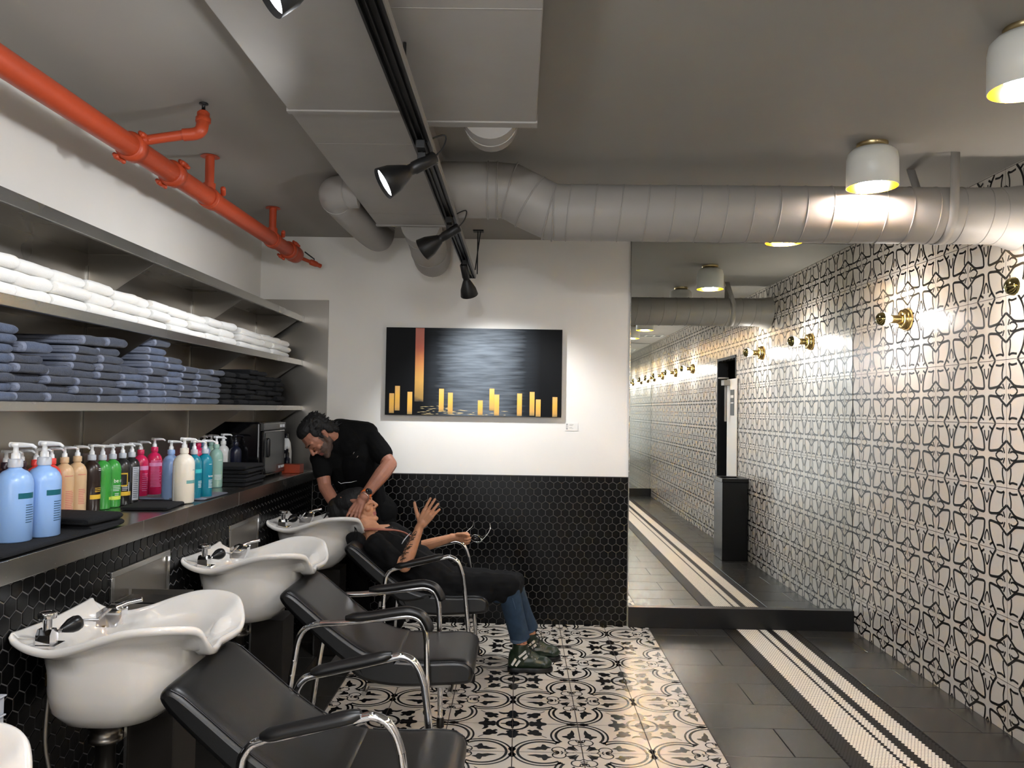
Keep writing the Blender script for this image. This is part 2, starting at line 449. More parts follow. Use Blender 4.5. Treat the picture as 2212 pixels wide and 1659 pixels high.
for k in range(-2, 27):
    y1 = YS - (k-1)*W + 0; y0 = y1 - W
    if k % 2 == 1:
        plank(XB, XJ, y0, y1); plank(XJ, 1.43, y0, y1)
    else: plank(XB, 1.43, y0, y1)
    if k % 2 == 0: plank(1.935, 2.221, y0, y1); plank(2.221, XR, y0, y1)
    else: plank(1.935, XR, y0, y1)
    plank(XL, -1.2, y0, y1); plank(-1.2, X0, y0, y1)
struct('floor_dark_planks', m, ['plank_dark'])
m = MB()
p = .0155
x0 = 1.432; nx = 32
def mosaic(mi_of, z=0.0):
    r = (p-.0014)/2/cos(pi/6); rowh = p*.96; j = 0; y = YB+.01
    while y < D-.005:
        for i in range(nx):
            mi = mi_of(i); x = x0 + p*(i+.5) + (p/2 if j % 2 else 0)
            if i == nx-1 and j % 2: continue
            m.add([(x+r*cos(pi/6+k*pi/3), y+r*sin(pi/6+k*pi/3), z) for k in range(6)], [(0, 1, 2, 3, 4, 5)], mi, False)
        y += rowh; j += 1
def mo(i):
    if 6 <= i <= 14: return 0
    if 16 <= i <= 18: return 0
    if 22 <= i <= 27: return 0
    return 1
mosaic(mo)
struct('floor_mosaic_band', m, ['mosaic_white', 'mosaic_dark'])

# mirrors on curbs at both ends of the passage --------------------------------
mm = mat('mirror_glass', 'e9ece9', .0, 1)
def mirror_wall(y, s, lab, cl):
    m = MB(); m.box((XM, min(y, y-s*.010), .14), (XR-.004, max(y, y-s*.010), 2.70)); o = build('wall_mirror', m, 'mirror_glass', org=(1.56, y, .14)); tag(o, lab, 'mirror')
    m = MB(); a, b = sorted((y, y-s*.045)); m.box((XM, a, 0), (XR-.003, b, .14)); o2 = struct('baseboard_back' if s > 0 else 'baseboard_front', m, 'curb_black', bevel=.002)
mirror_wall(D-.001, 1, 'tall frameless mirror at the end of the passage, standing on a black curb', '')
mirror_wall(YB+.001, -1, 'tall frameless mirror far away, seen only inside the other mirror', '')
m = MB(); m.box((XM-.007, D-.013, 0), (XM-.001, D, H)); struct('trim_4', m, 'steel')
# ================================================================ ducts, track, pipe, lamps
# left flat duct
A0 = at(435, 0, 1.0)
def duct_box(name, x0, x1, y0, y1, z, flange, label, org):
    t = thing(name, org, label, 'duct')
    m = MB(); m.box((x0, y0, z), (x1, y1, H-.001)); build('duct_body', m, 'duct_paint', t, bevel=.004)
    for (a, b, zz) in flange:
        m = MB(); m.box((x0-.006, a, z-.006), (x1+.004, b, z+.03)); build('duct_flange', m, 'duct_paint', t, bevel=.002)
    for yy in [y0+1.15*k+.3 for k in range(0, 7)]:
        if yy < y1-.1:
            m = MB(); m.box((x0+.002, yy, z-.0008), (x1-.002, yy+.004, z+.001)); build('duct_seam', m, 'duct_paint', t)
    return t
duct_box('flat_duct', -.85, -.385, YB+.01, 4.60, 2.565, [(2.80, 2.83, 0), (4.57, 4.60, 0)], 'wide flat grey painted duct left of the black track, running to the back wall', (-.62, 1, 2.565))
duct_box('flat_duct', -.375, .045, YB+.01, 2.86, 2.535, [(2.81, 2.86, 0)], 'shorter flat grey painted duct right of the black track', (-.17, 1, 2.535))
# round duct with its elbow
def round_duct(name, path, r, label, rings=True, step=.122, flare=None, org=None, n=32):
    t = thing(name, org or path[0], label, 'duct')
    P_ = [V(p) for p in path]; m = MB(); m.tube(P_, r, n); build('duct_tube', m, 'duct_paint', t)
    return t
rt = thing('round_duct', (1.2, 3.72, 2.44), 'long round grey painted duct crossing the room in front of the mirror', 'duct')
EL = [(.05, 3.72, 2.434), (-.02, 3.72, 2.452), (-.085, 3.72, 2.49), (-.15, 3.72, 2.53), (-.385, 3.72, 2.537)]
P1 = (.13, 3.72, 2.434); R_ = .1315
m = MB(); m.tube([(.15, 3.72, 2.4345), (2.24, 3.72, 2.445)], R_, 40, caps=False); build('duct_tube', m, 'duct_paint', rt)
m = MB(); m.tube([(2.22, 3.72, 2.445), (2.27, 3.72, 2.443), (2.31, 3.72, 2.44), (2.337, 3.72, 2.437)], [R_+.002, R_+.006, R_+.016, R_+.02], 40); build('duct_collar', m, 'duct_paint', rt)
m = MB(); m.tube([(.22, 3.72, 2.434), (.14, 3.72, 2.4345), (.035, 3.72, 2.484), (-.06, 3.72, 2.534), (-.12, 3.72, 2.5365), (-.382, 3.72, 2.537)], R_-.0005, 40, caps=False)
m.v = m.v
build('duct_elbow', m, 'duct_paint', rt)
for (x, z, a) in ((.14, 2.434, 0), (.125, 2.436, .25), (.035, 2.484, .55), (-.06, 2.536, .28), (-.12, 2.537, 0), (-.165, 2.537, 0)):
    m = MB(); ring = [V((x, 3.72, z)) + Matrix.Rotation(a, 3, 'Y') @ V((0, (R_+.002)*cos(k*pi/20), (R_+.002)*sin(k*pi/20))) for k in range(40)]
    m.tube(ring, .0035, 6, closed=True); build('elbow_seam', m, 'duct_paint', rt)
for k in range(17):
    x = .22 + k*.1215; zc = 2.434 + .011*(x-.13)/2.1
    ring = [V((x+.018*sin(a*pi/20+.6), 3.72+(R_+.0005)*cos(a*pi/20), zc+(R_+.0005)*sin(a*pi/20))) for a in range(40)]
    m = MB(); m.tube(ring, .0030, 6, closed=True); build('duct_rib', m, 'duct_paint', rt)
m = MB()
for (y0, ym) in ((3.72-R_-.004, -1), (3.72+R_+.004, 1)):
    pass
path = [(1.97, 3.72-R_-.005, H-.001), (1.965, 3.72-R_-.005, 2.45)] + [(1.965, 3.72-(R_+.004)*cos(a), 2.444-(R_+.004)*sin(a)) for a in [i*pi/16 for i in range(17)]] + [(1.965, 3.72+R_+.005, 2.5), (1.9, 3.72+R_+.005, H-.001)]
rings = []
for q in path: rings.append([V(q)+V((dx, 0, 0)) for dx in (-.021, .021)])
vs = [v for r in rings for v in r]; m.add(vs, [(2*i, 2*i+1, 2*i+3, 2*i+2) for i in range(len(rings)-1)], 0, True)
so = build('hanger_strap', m, 'duct_paint', rt); md = so.modifiers.new('s', 'SOLIDIFY'); md.thickness = .002
# small round ducts hanging by the flat ones
def small_duct(path, r, label, org):
    t = thing('branch_duct', org, label, 'duct'); pp = catmull(path, 6)
    m = MB(); m.tube(pp, r, 28); build('duct_tube', m, 'duct_paint', t)
    for i in ((5, 14, len(pp)-3) if len(pp) > 20 else ((len(pp)-4,) if label.startswith('round') else ())):
        m = MB(); c = pp[min(i, len(pp)-2)]; d = (pp[min(i+1, len(pp)-1)]-pp[min(i, len(pp)-2)]).normalized(); u = d.orthogonal().normalized(); w_ = d.cross(u)
        m.tube([c+(u*cos(k*pi/14)+w_*sin(k*pi/14))*(r+.001) for k in range(28)], .0028, 6, closed=True)
        build('duct_seam', m, 'duct_paint', t)
small_duct([(-.852, 4.05, 2.615), (-.91, 4.05, 2.614), (-.985, 4.10, 2.61), (-.985, 4.35, 2.60), (-.95, 4.70, 2.575), (-.93, 5.0, 2.58), (-.925, 5.12, 2.62), (-.92, 5.15, 2.695)], .085, 'small round branch duct curving out left of the flat duct', (-.95, 4.3, 2.6))
small_duct([(-.60, 4.605, 2.58), (-.60, 4.8, 2.565), (-.60, 5.0, 2.53), (-.60, 5.2, 2.49), (-.60, 5.32, 2.51), (-.60, 5.38, 2.58), (-.60, 5.39, 2.695)], .115, 'round duct drooping from the far end of the flat duct', (-.6, 4.9, 2.55))
small_duct([(-.125, 2.863, 2.585), (-.125, 2.93, 2.58), (-.125, 3.0, 2.59), (-.125, 3.04, 2.63), (-.125, 3.05, 2.70)], .10, 'stubby round duct under the far end of the shorter flat duct', (-.12, 2.95, 2.6))
# track --------------------------------------------------------------
tr = thing('light_track', (-.35, 3, 2.40), 'long black ceiling light track running to the back wall', 'light track')
TX0, TX1, TZ_ = -.370, -.311, 2.378
m = MB(); Y0, Y1 = -1.0, 5.30
m.box((TX0, Y0, TZ_), (TX0+.006, Y1, TZ_+.026)); m.box((TX1-.006, Y0, TZ_), (TX1, Y1, TZ_+.026)); m.box((TX0+.006, Y0, TZ_+.018), (TX1-.006, Y1, TZ_+.024))
m.box((TX0+.018, Y0, TZ_+.004), (TX0+.021, Y1, TZ_+.0178)); m.box((TX1-.021, Y0, TZ_+.004), (TX1-.018, Y1, TZ_+.0178)); m.box((TX0, Y1+.0002, TZ_), (TX1, Y1+.01, TZ_+.026))
build('track_channel', m, 'track_black', tr)
m = MB(); m.box((TX1+.0005, Y0, TZ_+.002), (TX1+.005, Y1-.02, TZ_+.026)); build('support_rail', m, 'duct_paint', tr)
m = MB(); m.tube([(TX1+.01, 5.32, 2.41), (TX1+.012, 5.30, H-.002)], .004, 8); m.tube([(TX1-.005, 5.33, 2.44), (TX1+.03, 5.30, H-.002)], .004, 8); m.box((TX1-.02, 5.28, H-.008), (TX1+.05, 5.34, H-.001)); build('hanger_rod', m, 'track_black', tr)
for yy in (.4, 2.2):
    m = MB(); m.tube([(TX1-.03, yy, TZ_+.024), (TX1-.03, yy, 2.532)], .005, 8); build('hanger_rod', m, 'track_black', tr)
mat('lamp_glow', 'ffffff', .5, emit='f4f6ff', es=26)
mat('spot_reflector', 'cfcfcf', .2, 1)
def spot_head(y, aim, label, lit=26, power=1.0, size=1.0, blend=.6, ang=95):
    """track head: adapter under the track, stem, barrel and flared shade"""
    base = V(((TX0+TX1)/2, y, TZ_)); t = thing('track_spotlight', base, label, 'track spotlight', None)
    d = (V(aim)).normalized()
    m = MB(); m.box((base.x-.016, y-.05, TZ_-.022), (base.x+.016, y+.05, TZ_+.006)); build('track_adapter', m, 'track_black', t, bevel=.003)
    piv = base + V((0, 0, -.048))
    m = MB(); m.tube([base+V((0, 0, -.02)), base+V((0, 0, -.034)), piv], .009, 10); m.box((piv.x-.014, piv.y-.012, piv.z-.004), (piv.x+.014, piv.y+.012, piv.z+.024)); build('swivel_arm', m, 'track_black', t, bevel=.002)
    M = d.to_track_quat('Z', 'Y').to_matrix()
    c = piv + V((0, 0, -.014)); back = c - d*.055
    m = MB(); m.lathe([(.018, 0), (.022, .004), (.022, .085), (.019, .09), (.019, .105), (.022, .108), (.030, .125), (.047, .165), (.054, .205), (.0535, .206), (.046, .170), (.028, .13), (.0, .128)], back, 28, M=M, caps=True); build('lamp_shade', m, 'track_black', t)
    m = MB(); m.lathe([(.0, .186), (.03, .187), (.049, .194)], back, 28, M=M); build('bulb', m, 'lamp_glow', t)
    side = d.cross(V((0, 0, 1))).normalized()
    lp = [back+d*.01, back-d*.03+V((0, 0, .02)), back-d*.035+V((0, 0, .06)), piv+V((0, 0, .055))+(-d)*.02, piv+V((0, 0, .03))]
    m = MB(); m.tube(catmull(lp, 5), .003, 6); build('power_cord', m, 'track_black', t)
    ld = bpy.data.lights.new('spot_light', 'SPOT'); ld.energy = P_SPOT*power; ld.spot_size = math.radians(ang); ld.spot_blend = blend; ld.shadow_soft_size = .04; ld.color = (.93, .96, 1.0)
    lo = bpy.data.objects.new('spot_light', ld); COL.objects.link(lo); lo.parent = t
    lo.location = (back + d*.215) - base; lo.rotation_euler = d.to_track_quat('-Z', 'Y').to_euler()
    return t
spot_head(1.41, (-.78, -.32, -.54), 'bright track spotlight at the top edge of the picture, nearest one', power=.44, ang=176, blend=.6)
spot_head(2.62, (-.80, -.26, -.52), 'lit black track spotlight shining left beside the flat duct', power=.46, ang=176, blend=.6)
spot_head(3.66, (-.84, .22, -.48), 'middle black track spotlight turned away to the left', power=.6, ang=130, blend=.9)
spot_head(4.72, (.15, .55, -.80), 'last black track spotlight pointing down at the painting', power=1.1, ang=105)
for y_, aim_, l_ in ((.75, (.25, .85, -.42), 'added fill track spotlight above the camera aimed at the back wall'), (-.25, (-.30, .88, -.38), 'added fill track spotlight behind the camera aimed at the chairs'), (-.85, (.55, .75, -.40), 'added fill track spotlight farthest behind the camera aimed at the tiled wall')):
    spot_head(y_, aim_, l_, power=.55, ang=165, blend=1.0)  # unseen heads added on the track to brighten walls and chairs
# orange pipe -----------------------------------------------------------
pp = thing('sprinkler_pipe', (-1.52, 3.5, 2.51), 'long orange painted sprinkler pipe under the ceiling', 'pipe')
PX, PZ, PR = -1.52, 2.512, .043
def pz(y): return 2.512-.0090*(5.18-y)
m = MB(); m.tube([(PX, YB+.02, pz(YB)), (PX, 5.18, PZ)], PR, 28); build('main_pipe', m, 'orange_paint', pp)
def clamp(y, name='pipe_coupling'):
    PZ = pz(y)
    m = MB(); m.tube([(PX, y-.028, PZ), (PX, y-.024, PZ), (PX, y+.024, PZ), (PX, y+.028, PZ)], [PR+.002, PR+.013, PR+.013, PR+.002], 28)
    for s in (1, -1):
        d = V((s*.75, 0, s*.66)).normalized(); c = V((PX, y, PZ))+d*(PR+.022)
        m.cap(c-V((0, .02, 0)), c+V((0, .02, 0)), .012)
        m.cap(c+V((-.018, 0, .014)), c+V((.018, 0, -.014)), .009)
        m.tube([c-V((0, .034, 0)), c+V((0, .034, 0))], .006, 6)
    build(name, m, 'orange_paint', pp)
clamp(3.02); clamp(3.38); clamp(5.10)
for yy in (3.78, 4.76):
    PZ = pz(yy)
    m = MB(); m.tube([(PX, yy, PZ+.02), (PX, yy, H-.001)], .0215, 18); m.tube([(PX, yy, PZ+.035), (PX, yy, PZ+.07)], .029, 18); m.lathe([(.045, H-.006), (.04, H-.001)], (PX, yy, 0), 20); build('hanger_stub', m, 'orange_paint', pp)
    m = MB(); m.tube([V((PX, yy, PZ))+V(((PR+.004)*cos(a), 0, (PR+.004)*sin(a))) for a in [k*pi/12 for k in range(24)]], .006, 8, closed=True)
    m.tube([(PX, yy-.03, PZ), (PX, yy+.05, PZ)], PR+.007, 24); m.cap((PX+.05, yy+.05, PZ+.035), (PX+.06, yy+.02, PZ+.05), .013)
    build('saddle_clamp', m, 'orange_paint', pp)
# branch with the black sprinkler head
PZ = 2.512
b0 = V((PX, 3.02, pz(3.02)+.02)); e1 = at(405, 352, 3.05); e1.z = min(e1.z, H-.09)
e1 = V((-1.29, 3.06, 2.565)); e2 = V((-1.27, 3.08, 2.625))
m = MB(); m.tube([b0, b0.lerp(e1, .98)], .019, 16); build('branch_pipe', m, 'orange_paint', pp)
m = MB(); m.tube(catmull([b0.lerp(e1, .8), e1+V((0, 0, -.002)), e1+V((.022, 0, .015)), e2], 6), .024, 16); m.lathe([(.029, 0), (.029, .018), (.024, .02), (.024, .038), (.016, .046)], e2-V((0, 0, .01)), 18); build('branch_elbow', m, 'orange_paint', pp)
m = MB(); m.lathe([(.013, .03), (.013, .037), (.008, .038), (.006, .06), (.018, .062), (.018, .067), (.0, .068)], e2, 16); build('sprinkler_head', m, 'black_plastic', pp)
m = MB(); m.tube([(PX, 5.14, PZ), (PX, 5.19, PZ), (PX+.005, 5.25, PZ-.002), (PX+.01, 5.29, PZ-.005), (PX+.015, 5.31, PZ-.008)], [PR+.006, PR+.016, PR+.012, PR-.01, .018], 24); build('end_reducer', m, 'orange_paint', pp)
q0 = V((PX+.012, 5.30, PZ-.007)); q1 = V((-1.42, 5.40, 2.478))
m = MB(); m.tube([q0, q1], .012, 14); m.tube([q1-(q1-q0)*.35, q1-(q1-q0)*.3, q1, q1+(q1-q0)*.12], [.014, .02, .02, .015], 14); m.tube([q1+(q1-q0)*.1, q1+(q1-q0)*.3], .015, 14); build('drain_valve', m, 'orange_paint', pp)
m = MB(); m.tube([q1-(q1-q0)*.1, q1-(q1-q0)*.1+V((0, 0, .03)), q1-(q1-q0)*.5+V((-.02, 0, .06))], .005, 8); build('valve_lever', m, 'black_plastic', pp)
# ceiling lamps ---------------------------------------------------------
mat('lamp_white', 'dcdcd4', .35)
mat('lamp_gold', 'e0b020', .25, 1)
mat('warm_glow', 'ffffff', .5, emit='f6f4ff', es=185)
def ceiling_lamp(y, label, x=1.55):
    t = thing('ceiling_lamp', (x, y, H), label, 'ceiling lamp', None)
    m = MB(); m.lathe([(.066, H-.0005), (.066, H-.022), (.05, H-.024)], (x, y, 0), 32); build('ceiling_mount', m, 'brass_pale', t)
    m = MB(); m.lathe([(.05, H-.022), (.085, H-.028), (.102, H-.045), (.108, H-.075), (.109, H-.195), (.1065, H-.196)], (x, y, 0), 40, caps=False); build('lamp_shade', m, 'lamp_white', t)
    m = MB(); m.lathe([(.1062, H-.195), (.1055, H-.08), (.098, H-.05), (.06, H-.035), (0, H-.034)], (x, y, 0), 40, caps=False); build('shade_lining', m, 'lamp_gold', t)
    m = MB(); m.ell((x, y, H-.148), (.066, .066, .046)); build('bulb', m, 'warm_glow', t)
    return t
for y, l in ((3.49, 'white drum ceiling lamp with glowing opening, in front of the round duct'), (2.42, 'white drum ceiling lamp cut off by the right edge, yellow inside'), (4.66, 'ceiling lamp hidden behind the round duct, only its glowing rim showing'),
             (1.27, 'ceiling lamp seen only in the mirror, lowest and nearest of those'), (.12, 'second ceiling lamp seen only deep in the mirror'), (-1.03, 'third ceiling lamp seen only deep in the mirror'), (-2.2, 'farthest ceiling lamp seen only deep in the mirror')):
    ceiling_lamp(y, l)
for x_, y_, l in ((-.95, .1, 'added fill drum ceiling lamp behind the camera, nearer one'), (-.95, -1.5, 'added fill drum ceiling lamp behind the camera, farther one'), (-1.25, 1.2, 'added fill drum ceiling lamp above the camera on the left')):
    if x_ > -1.2: ceiling_lamp(y_, l, x_)  # off-view drum lamps added to raise the ambient light
# recessed slatted vents on the ceiling, seen in the mirror
for i, y in enumerate((.35, -1.4)):
    t = thing('ceiling_vent', (1.95, y, H), 'dark slatted ceiling vent seen in the mirror, %s one' % ('nearer' if i == 0 else 'farther'), 'vent')
    m = MB(); m.box((1.72, y-.14, H-.012), (2.25, y-.12, H-.0005)); m.box((1.72, y+.12, H-.012), (2.25, y+.14, H-.0005)); m.box((1.72, y-.12, H-.012), (1.74, y+.12, H-.0005)); m.box((2.23, y-.12, H-.012), (2.25, y+.12, H-.0005)); build('vent_frame', m, 'trim_white', t)
    m = MB(); m.box((1.74, y-.12, H-.003), (2.23, y+.12, H-.0004)); build('vent_backing', m, 'black_matte', t)
    for k in range(3):
        m = MB(); m.box((1.85+k*.13, y-.12, H-.011), (1.865+k*.13, y+.12, H-.003)); build('vent_slat', m, 'trim_white', t)
# sconces ---------------------------------------------------------------
mat('bulb_glow', 'ffffff', .4, emit='fff8f2', es=150)
mat('bulb_mirror', '9a8f60', .08, 1)
def sconce(y, label):
    t = thing('wall_sconce', (XR, y, 2.08), label, 'wall lamp', None)
    MX = Matrix.Rotation(-pi/2, 3, 'Y')    # lathe axis z -> -x
    c = (XR-.0015, y, 2.08)
    m = MB(); m.lathe([(.066, 0), (.066, .022), (.060, .026), (.045, .026)], c, 40, M=MX)
    m.lathe([(.058, .02), (.058, .040), (.030, .042), (.030, .026)], c, 40, M=MX); build('wall_plate', m, 'brass', t)
    m = MB(); m.lathe([(.025, .03), (.024, .10), (.018, .102)], c, 28, M=MX); build('lamp_holder', m, 'brass', t)
    m = MB(); m.lathe([(.016, .098), (.018, .108), (.034, .128), (.040, .145), (.041, .150)], c, 28, M=MX, caps=False); build('bulb', m, 'bulb_glow', t)
    m = MB(); m.lathe([(.0412, .150), (.0405, .160), (.034, .177), (.02, .188), (0, .191)], c, 28, M=MX, caps=False); build('bulb_cap', m, 'bulb_mirror', t)
for y, l in ((4.78, 'brass wall sconce nearest the mirror, glowing beside its round plate'), (3.51, 'wall sconce at the right edge of the picture, only its bulb tip showing'),
             (.49, 'wall sconce beyond the doorway, seen only in the mirror, first of the row'), (-.68, 'second wall sconce beyond the doorway, seen only in the mirror'), (-1.75, 'third wall sconce beyond the doorway, seen only in the mirror'), (-2.55, 'last wall sconce beside the far mirror, seen only in reflection')):
    sconce(y, l)
# bin -------------------------------------------------------------------
t = thing('waste_bin', (2.2, 2.9, 0), 'tall black waste bin against the tiled wall, seen in the mirror', 'bin')
m = MB(); m.box((2.068, 2.74, 0), (2.325, 3.09, .79)); build('bin_body', m, 'black_plastic', t, bevel=.005)
m = MB(); m.box((2.062, 2.735, .792), (2.328, 2.82, .83)); m.box((2.062, 3.01, .792), (2.328, 3.095, .83)); m.box((2.062, 2.82, .792), (2.10, 3.01, .83)); m.box((2.28, 2.82, .792), (2.328, 3.01, .83)); build('bin_lid', m, 'black_plastic', t, bevel=.002)
# ================================================================ steel shelving and counter
CT = 1.055; XF = -1.42; SX = -1.54
m = MB(); m.box((XL+.0015, YB+.001, CT-.004), (XF-.001, D-.001, CT)); 
st = thing('steel_counter', (-1.6, 2, CT), 'long stainless steel counter ledge along the left wall', 'counter')
build('counter_top', m, 'steel', st)
m = MB(); m.box((XF-.004, YB, CT-.066), (XF, D-.002, CT+.001)); m.box((XH-.001, YB, CT-.066), (XF-.004, D-.002, CT-.062)); build('counter_edge', m, 'steel', st, bevel=.0015)
for y in (3.0, 4.02):
    m = MB(); m.box((XF-.0005, y-.001, CT-.066), (XF+.0006, y+.001, CT+.001)); build('edge_joint', m, 'steel_dark', st)
m = MB(); m.box((XL+.0005, YB, CT), (XL+.006, D-.002, 2.14)); o = build('steel_backsplash', m, 'steel_dark', org=(XL, 2, CT)); tag(o, 'dull steel sheet lining the wall behind the shelves', 'wall panel')
m = MB(); m.box((XL+.006, D-.006, CT), (-1.364, D-.0005, 2.253)); o = build('steel_end_panel', m, 'steel_dark', org=(-1.6, D, CT)); tag(o, 'flat brushed steel panel on the back wall at the end of the shelves', 'wall panel')
SH = ((1.469, 1.500, 'lowest steel shelf, holding the dark towels'), (1.785, 1.822, 'middle steel shelf, holding the white towels'), (2.092, 2.135, 'top steel shelf, empty, below the orange pipe'))
for z0, z1, lab in SH:
    t = thing('steel_shelf', (-1.7, 2, z0), lab, 'shelf')
    m = MB(); m.box((XL+.006, YB, z1-.004), (SX-.002, D-.007, z1)); build('shelf_board', m, 'steel', t)
    m = MB(); m.box((SX-.004, YB, z0), (SX, D-.007, z1)); m.box((SX-.02, YB, z0), (SX-.004, D-.007, z0+.003)); build('shelf_edge', m, 'steel', t, bevel=.0025)
    for y in (1.15, 2.25, 3.33, 4.41, 5.49):
        m = MB(); m.prism([(XL+.007, z1-.005), (SX-.012, z1-.005), (SX-.012, z1-.03), (XL+.03, z0-.185), (XL+.007, z0-.185)], 'y', y, y+.003); build('shelf_bracket', m, 'steel_dark', t)
for y in (1.15, 2.25, 3.33, 4.41, 5.49):
    m = MB(); m.box((XL+.006, y-.012, CT+.02), (XL+.011, y+.012, 2.08), 0); m.box((XL+.011, y-.001, CT+.02), (XL+.0115, y+.001, 2.08), 1)
    o = build('shelf_rail', m, ['steel', 'black_matte'], org=(XL, y, CT)); tag(o, {1.15: 'upright steel rail outside the picture on the left', 2.25: 'upright steel shelf rail at the left edge of the picture', 3.33: 'upright steel shelf rail behind the dark shampoo bottles', 4.41: 'upright steel shelf rail beside the towel warmer', 5.49: 'upright steel shelf rail in the corner by the end panel'}[y], 'rail')
for (y, z) in ((2.55, 2.02), (2.55, 1.72)):
    m = MB(); m.lathe([(.006, 0), (.006, .003), (0, .0035)], (XL+.0061, y, z), 12, M=Matrix.Rotation(pi/2, 3, 'Y')); o = build('screw_cap', m, 'black_matte', org=(XL, y, z)); tag(o, 'small dark screw in the steel backing ' + ('above the white towels' if z > 2 else 'above the dark towels at left'), 'screw')
# framed hatches with tray in the hexagon wall
for (y0, y1, z1, lab) in ((2.82, 3.29, .895, 'steel framed hatch in the hexagon wall, left of the middle basin'), (3.965, 4.41, .893, 'steel framed hatch in the hexagon wall, behind the farthest basin')):
    t = thing('wall_hatch', (XH, y0, .62), lab, 'hatch')
    z0 = .62; f = .022
    m = MB(); m.box((XH-.002, y0, z1-f), (XH+.008, y1, z1)); m.box((XH-.002, y0, z0), (XH+.008, y1, z0+f)); m.box((XH-.002, y0, z0+f), (XH+.008, y0+f, z1-f)); m.box((XH-.002, y1-f, z0+f), (XH+.008, y1, z1-f)); build('hatch_frame', m, 'steel', t, bevel=.002)
    m = MB(); m.box((XH-.0015, y0+f, z0+f), (XH+.002, y1-f, z1-f)); build('hatch_panel', m, 'steel_dark', t)
t = thing('hatch_shelf', (XH, 2.9, .79), 'dark glass ledge jutting out below the near hatch', 'ledge')
m = MB(); m.box((XH+.009, 2.84, .782), (-1.21, 2.97, .786)); build('ledge_plate', m, 'black_plastic', t)
m = MB(); m.box((XH+.009, 2.965, .786), (-1.21, 2.97, .805)); m.box((-1.214, 2.84, .786), (-1.21, 2.965, .805)); build('ledge_rim', m, 'steel_dark', t)

# ---------------------------------------------------------------- towels
mat('towel_white', 'f4f3ef', .9, bump=.5, bscale=350, sheen=.3)
mat('towel_blue', '48546c', .95, bump=.7, bscale=300, var=.22, vscale=25, sheen=.2)
mat('towel_slate', '343b4b', .95, bump=.7, bscale=300, var=.22, vscale=25, sheen=.2)
mat('towel_black', '0f1013', .95, bump=.7, bscale=300, var=.3, vscale=25)
mat('towel_hem', '7d8496', .9, bump=.5, bscale=300)
def towel_mesh(L_, Wd, T, mt, hem, layers=2, seed=0, amp=.004):
    """folded towel: folds face +x, length L_ in x (back at 0), width Wd in y, thickness T"""
    rnd = random.Random(seed); lt = T/layers; m = MB()
    def section(y, sc, dz):
        pts = []
        # outer loop round the front fold, then the slits between layers from the back
        n = 7
        pts.append((0, 0))
        for i in range(n+1):
            a = -pi/2 + pi*i/n; pts.append((L_-T/2 + T/2*cos(a), T/2+T/2*sin(a)))
        pts.append((0, T))
        for k in range(layers-1, 0, -1):
            z = k*lt; pts += [(0, z+.0012), (L_-T*.55, z+.0008), (L_-T*.55, z-.0008), (0, z-.0012)]
        out = []
        for (x, z) in pts:
            zz = T/2 + (z-T/2)*sc + dz; xx = x*(1-.012*(1-sc)) if x > 0 else x
            out.append(V((xx, y, zz)))
        return out
    ys = [0, .002, .007, .016, .04, .08]; N = 6
    ysA = [y for y in ys]; mid = [.08 + (Wd-.16)*i/N for i in range(1, N)] if Wd > .2 else [Wd/2]
    if Wd <= .2: ysA = [0, .002, .007, .016, .04]
    allY = ysA + mid + [Wd-y for y in reversed(ysA)]
    def sc(y):
        d = min(y, Wd-y); return .62+.38*min(1, sqrt(max(0, 1-(1-min(d/.016, 1))**2)))
    rings = [section(y, sc(y), 0) for y in allY]
    off = V((seed*3.1, seed*1.7, 0))
    for r in rings:
        for q in r:
            nz = noise.noise(q*14+off)*amp + noise.noise(q*40+off)*amp*.4
            q.z += nz*(.3+.7*q.z/T); q.x += noise.noise(q*11+off+V((5, 5, 5)))*amp*1.2 if q.x > .01 else 0
            q.z = max(q.z, .0002)
    n = len(rings[0])
    m.loft(rings, 0, False, False)
    m.add(rings[0], [tuple(range(n))[::-1]], 1, False); m.add(rings[-1], [tuple(range(n))], 1, False)
    # light hem: last strips
    k = 0
    for i in range(len(rings)-1):
        for j in range(n):
            if allY[i+1] <= .0165: m.m[k] = 1
            k += 1
    return m
PROTO = {}
def towel(kind, var, label, group, loc, rotz=0, scale=(1, 1, 1)):
    key = (kind, var)
    L_, Wd, T, mt, hm, ly = {'white': (.27, .20, .04, 'towel_white', 'towel_white', 3), 'blue': (.26, .165, .0285, 'towel_blue', 'towel_hem', 2), 'slate': (.26, .165, .0285, 'towel_slate', 'towel_hem', 2), 'black': (.26, .165, .0285, 'towel_black', 'towel_black', 2)}[kind]
    if key not in PROTO:
        o = build('folded_towel', towel_mesh(L_, Wd, T, mt, hm, ly, var+1, .003 if kind != 'white' else .004), [mt, hm], subsurf=0)
        tag(o, label, 'towel', group); o.location = loc; o.rotation_euler = (0, 0, rotz); o.scale = scale; PROTO[key] = o; return o
    return dup(PROTO[key], loc, label, group, rotz, scale)
ORD = ['first', 'second', 'third', 'fourth', 'fifth', 'sixth', 'seventh', 'eighth', 'ninth', 'tenth', 'eleventh', 'twelfth', 'thirteenth', 'fourteenth', 'fifteenth', 'sixteenth', 'seventeenth', 'eighteenth', 'nineteenth', 'twentieth']
rnd = random.Random(3)
BX = XL+.008
y = 2.10; i = 0
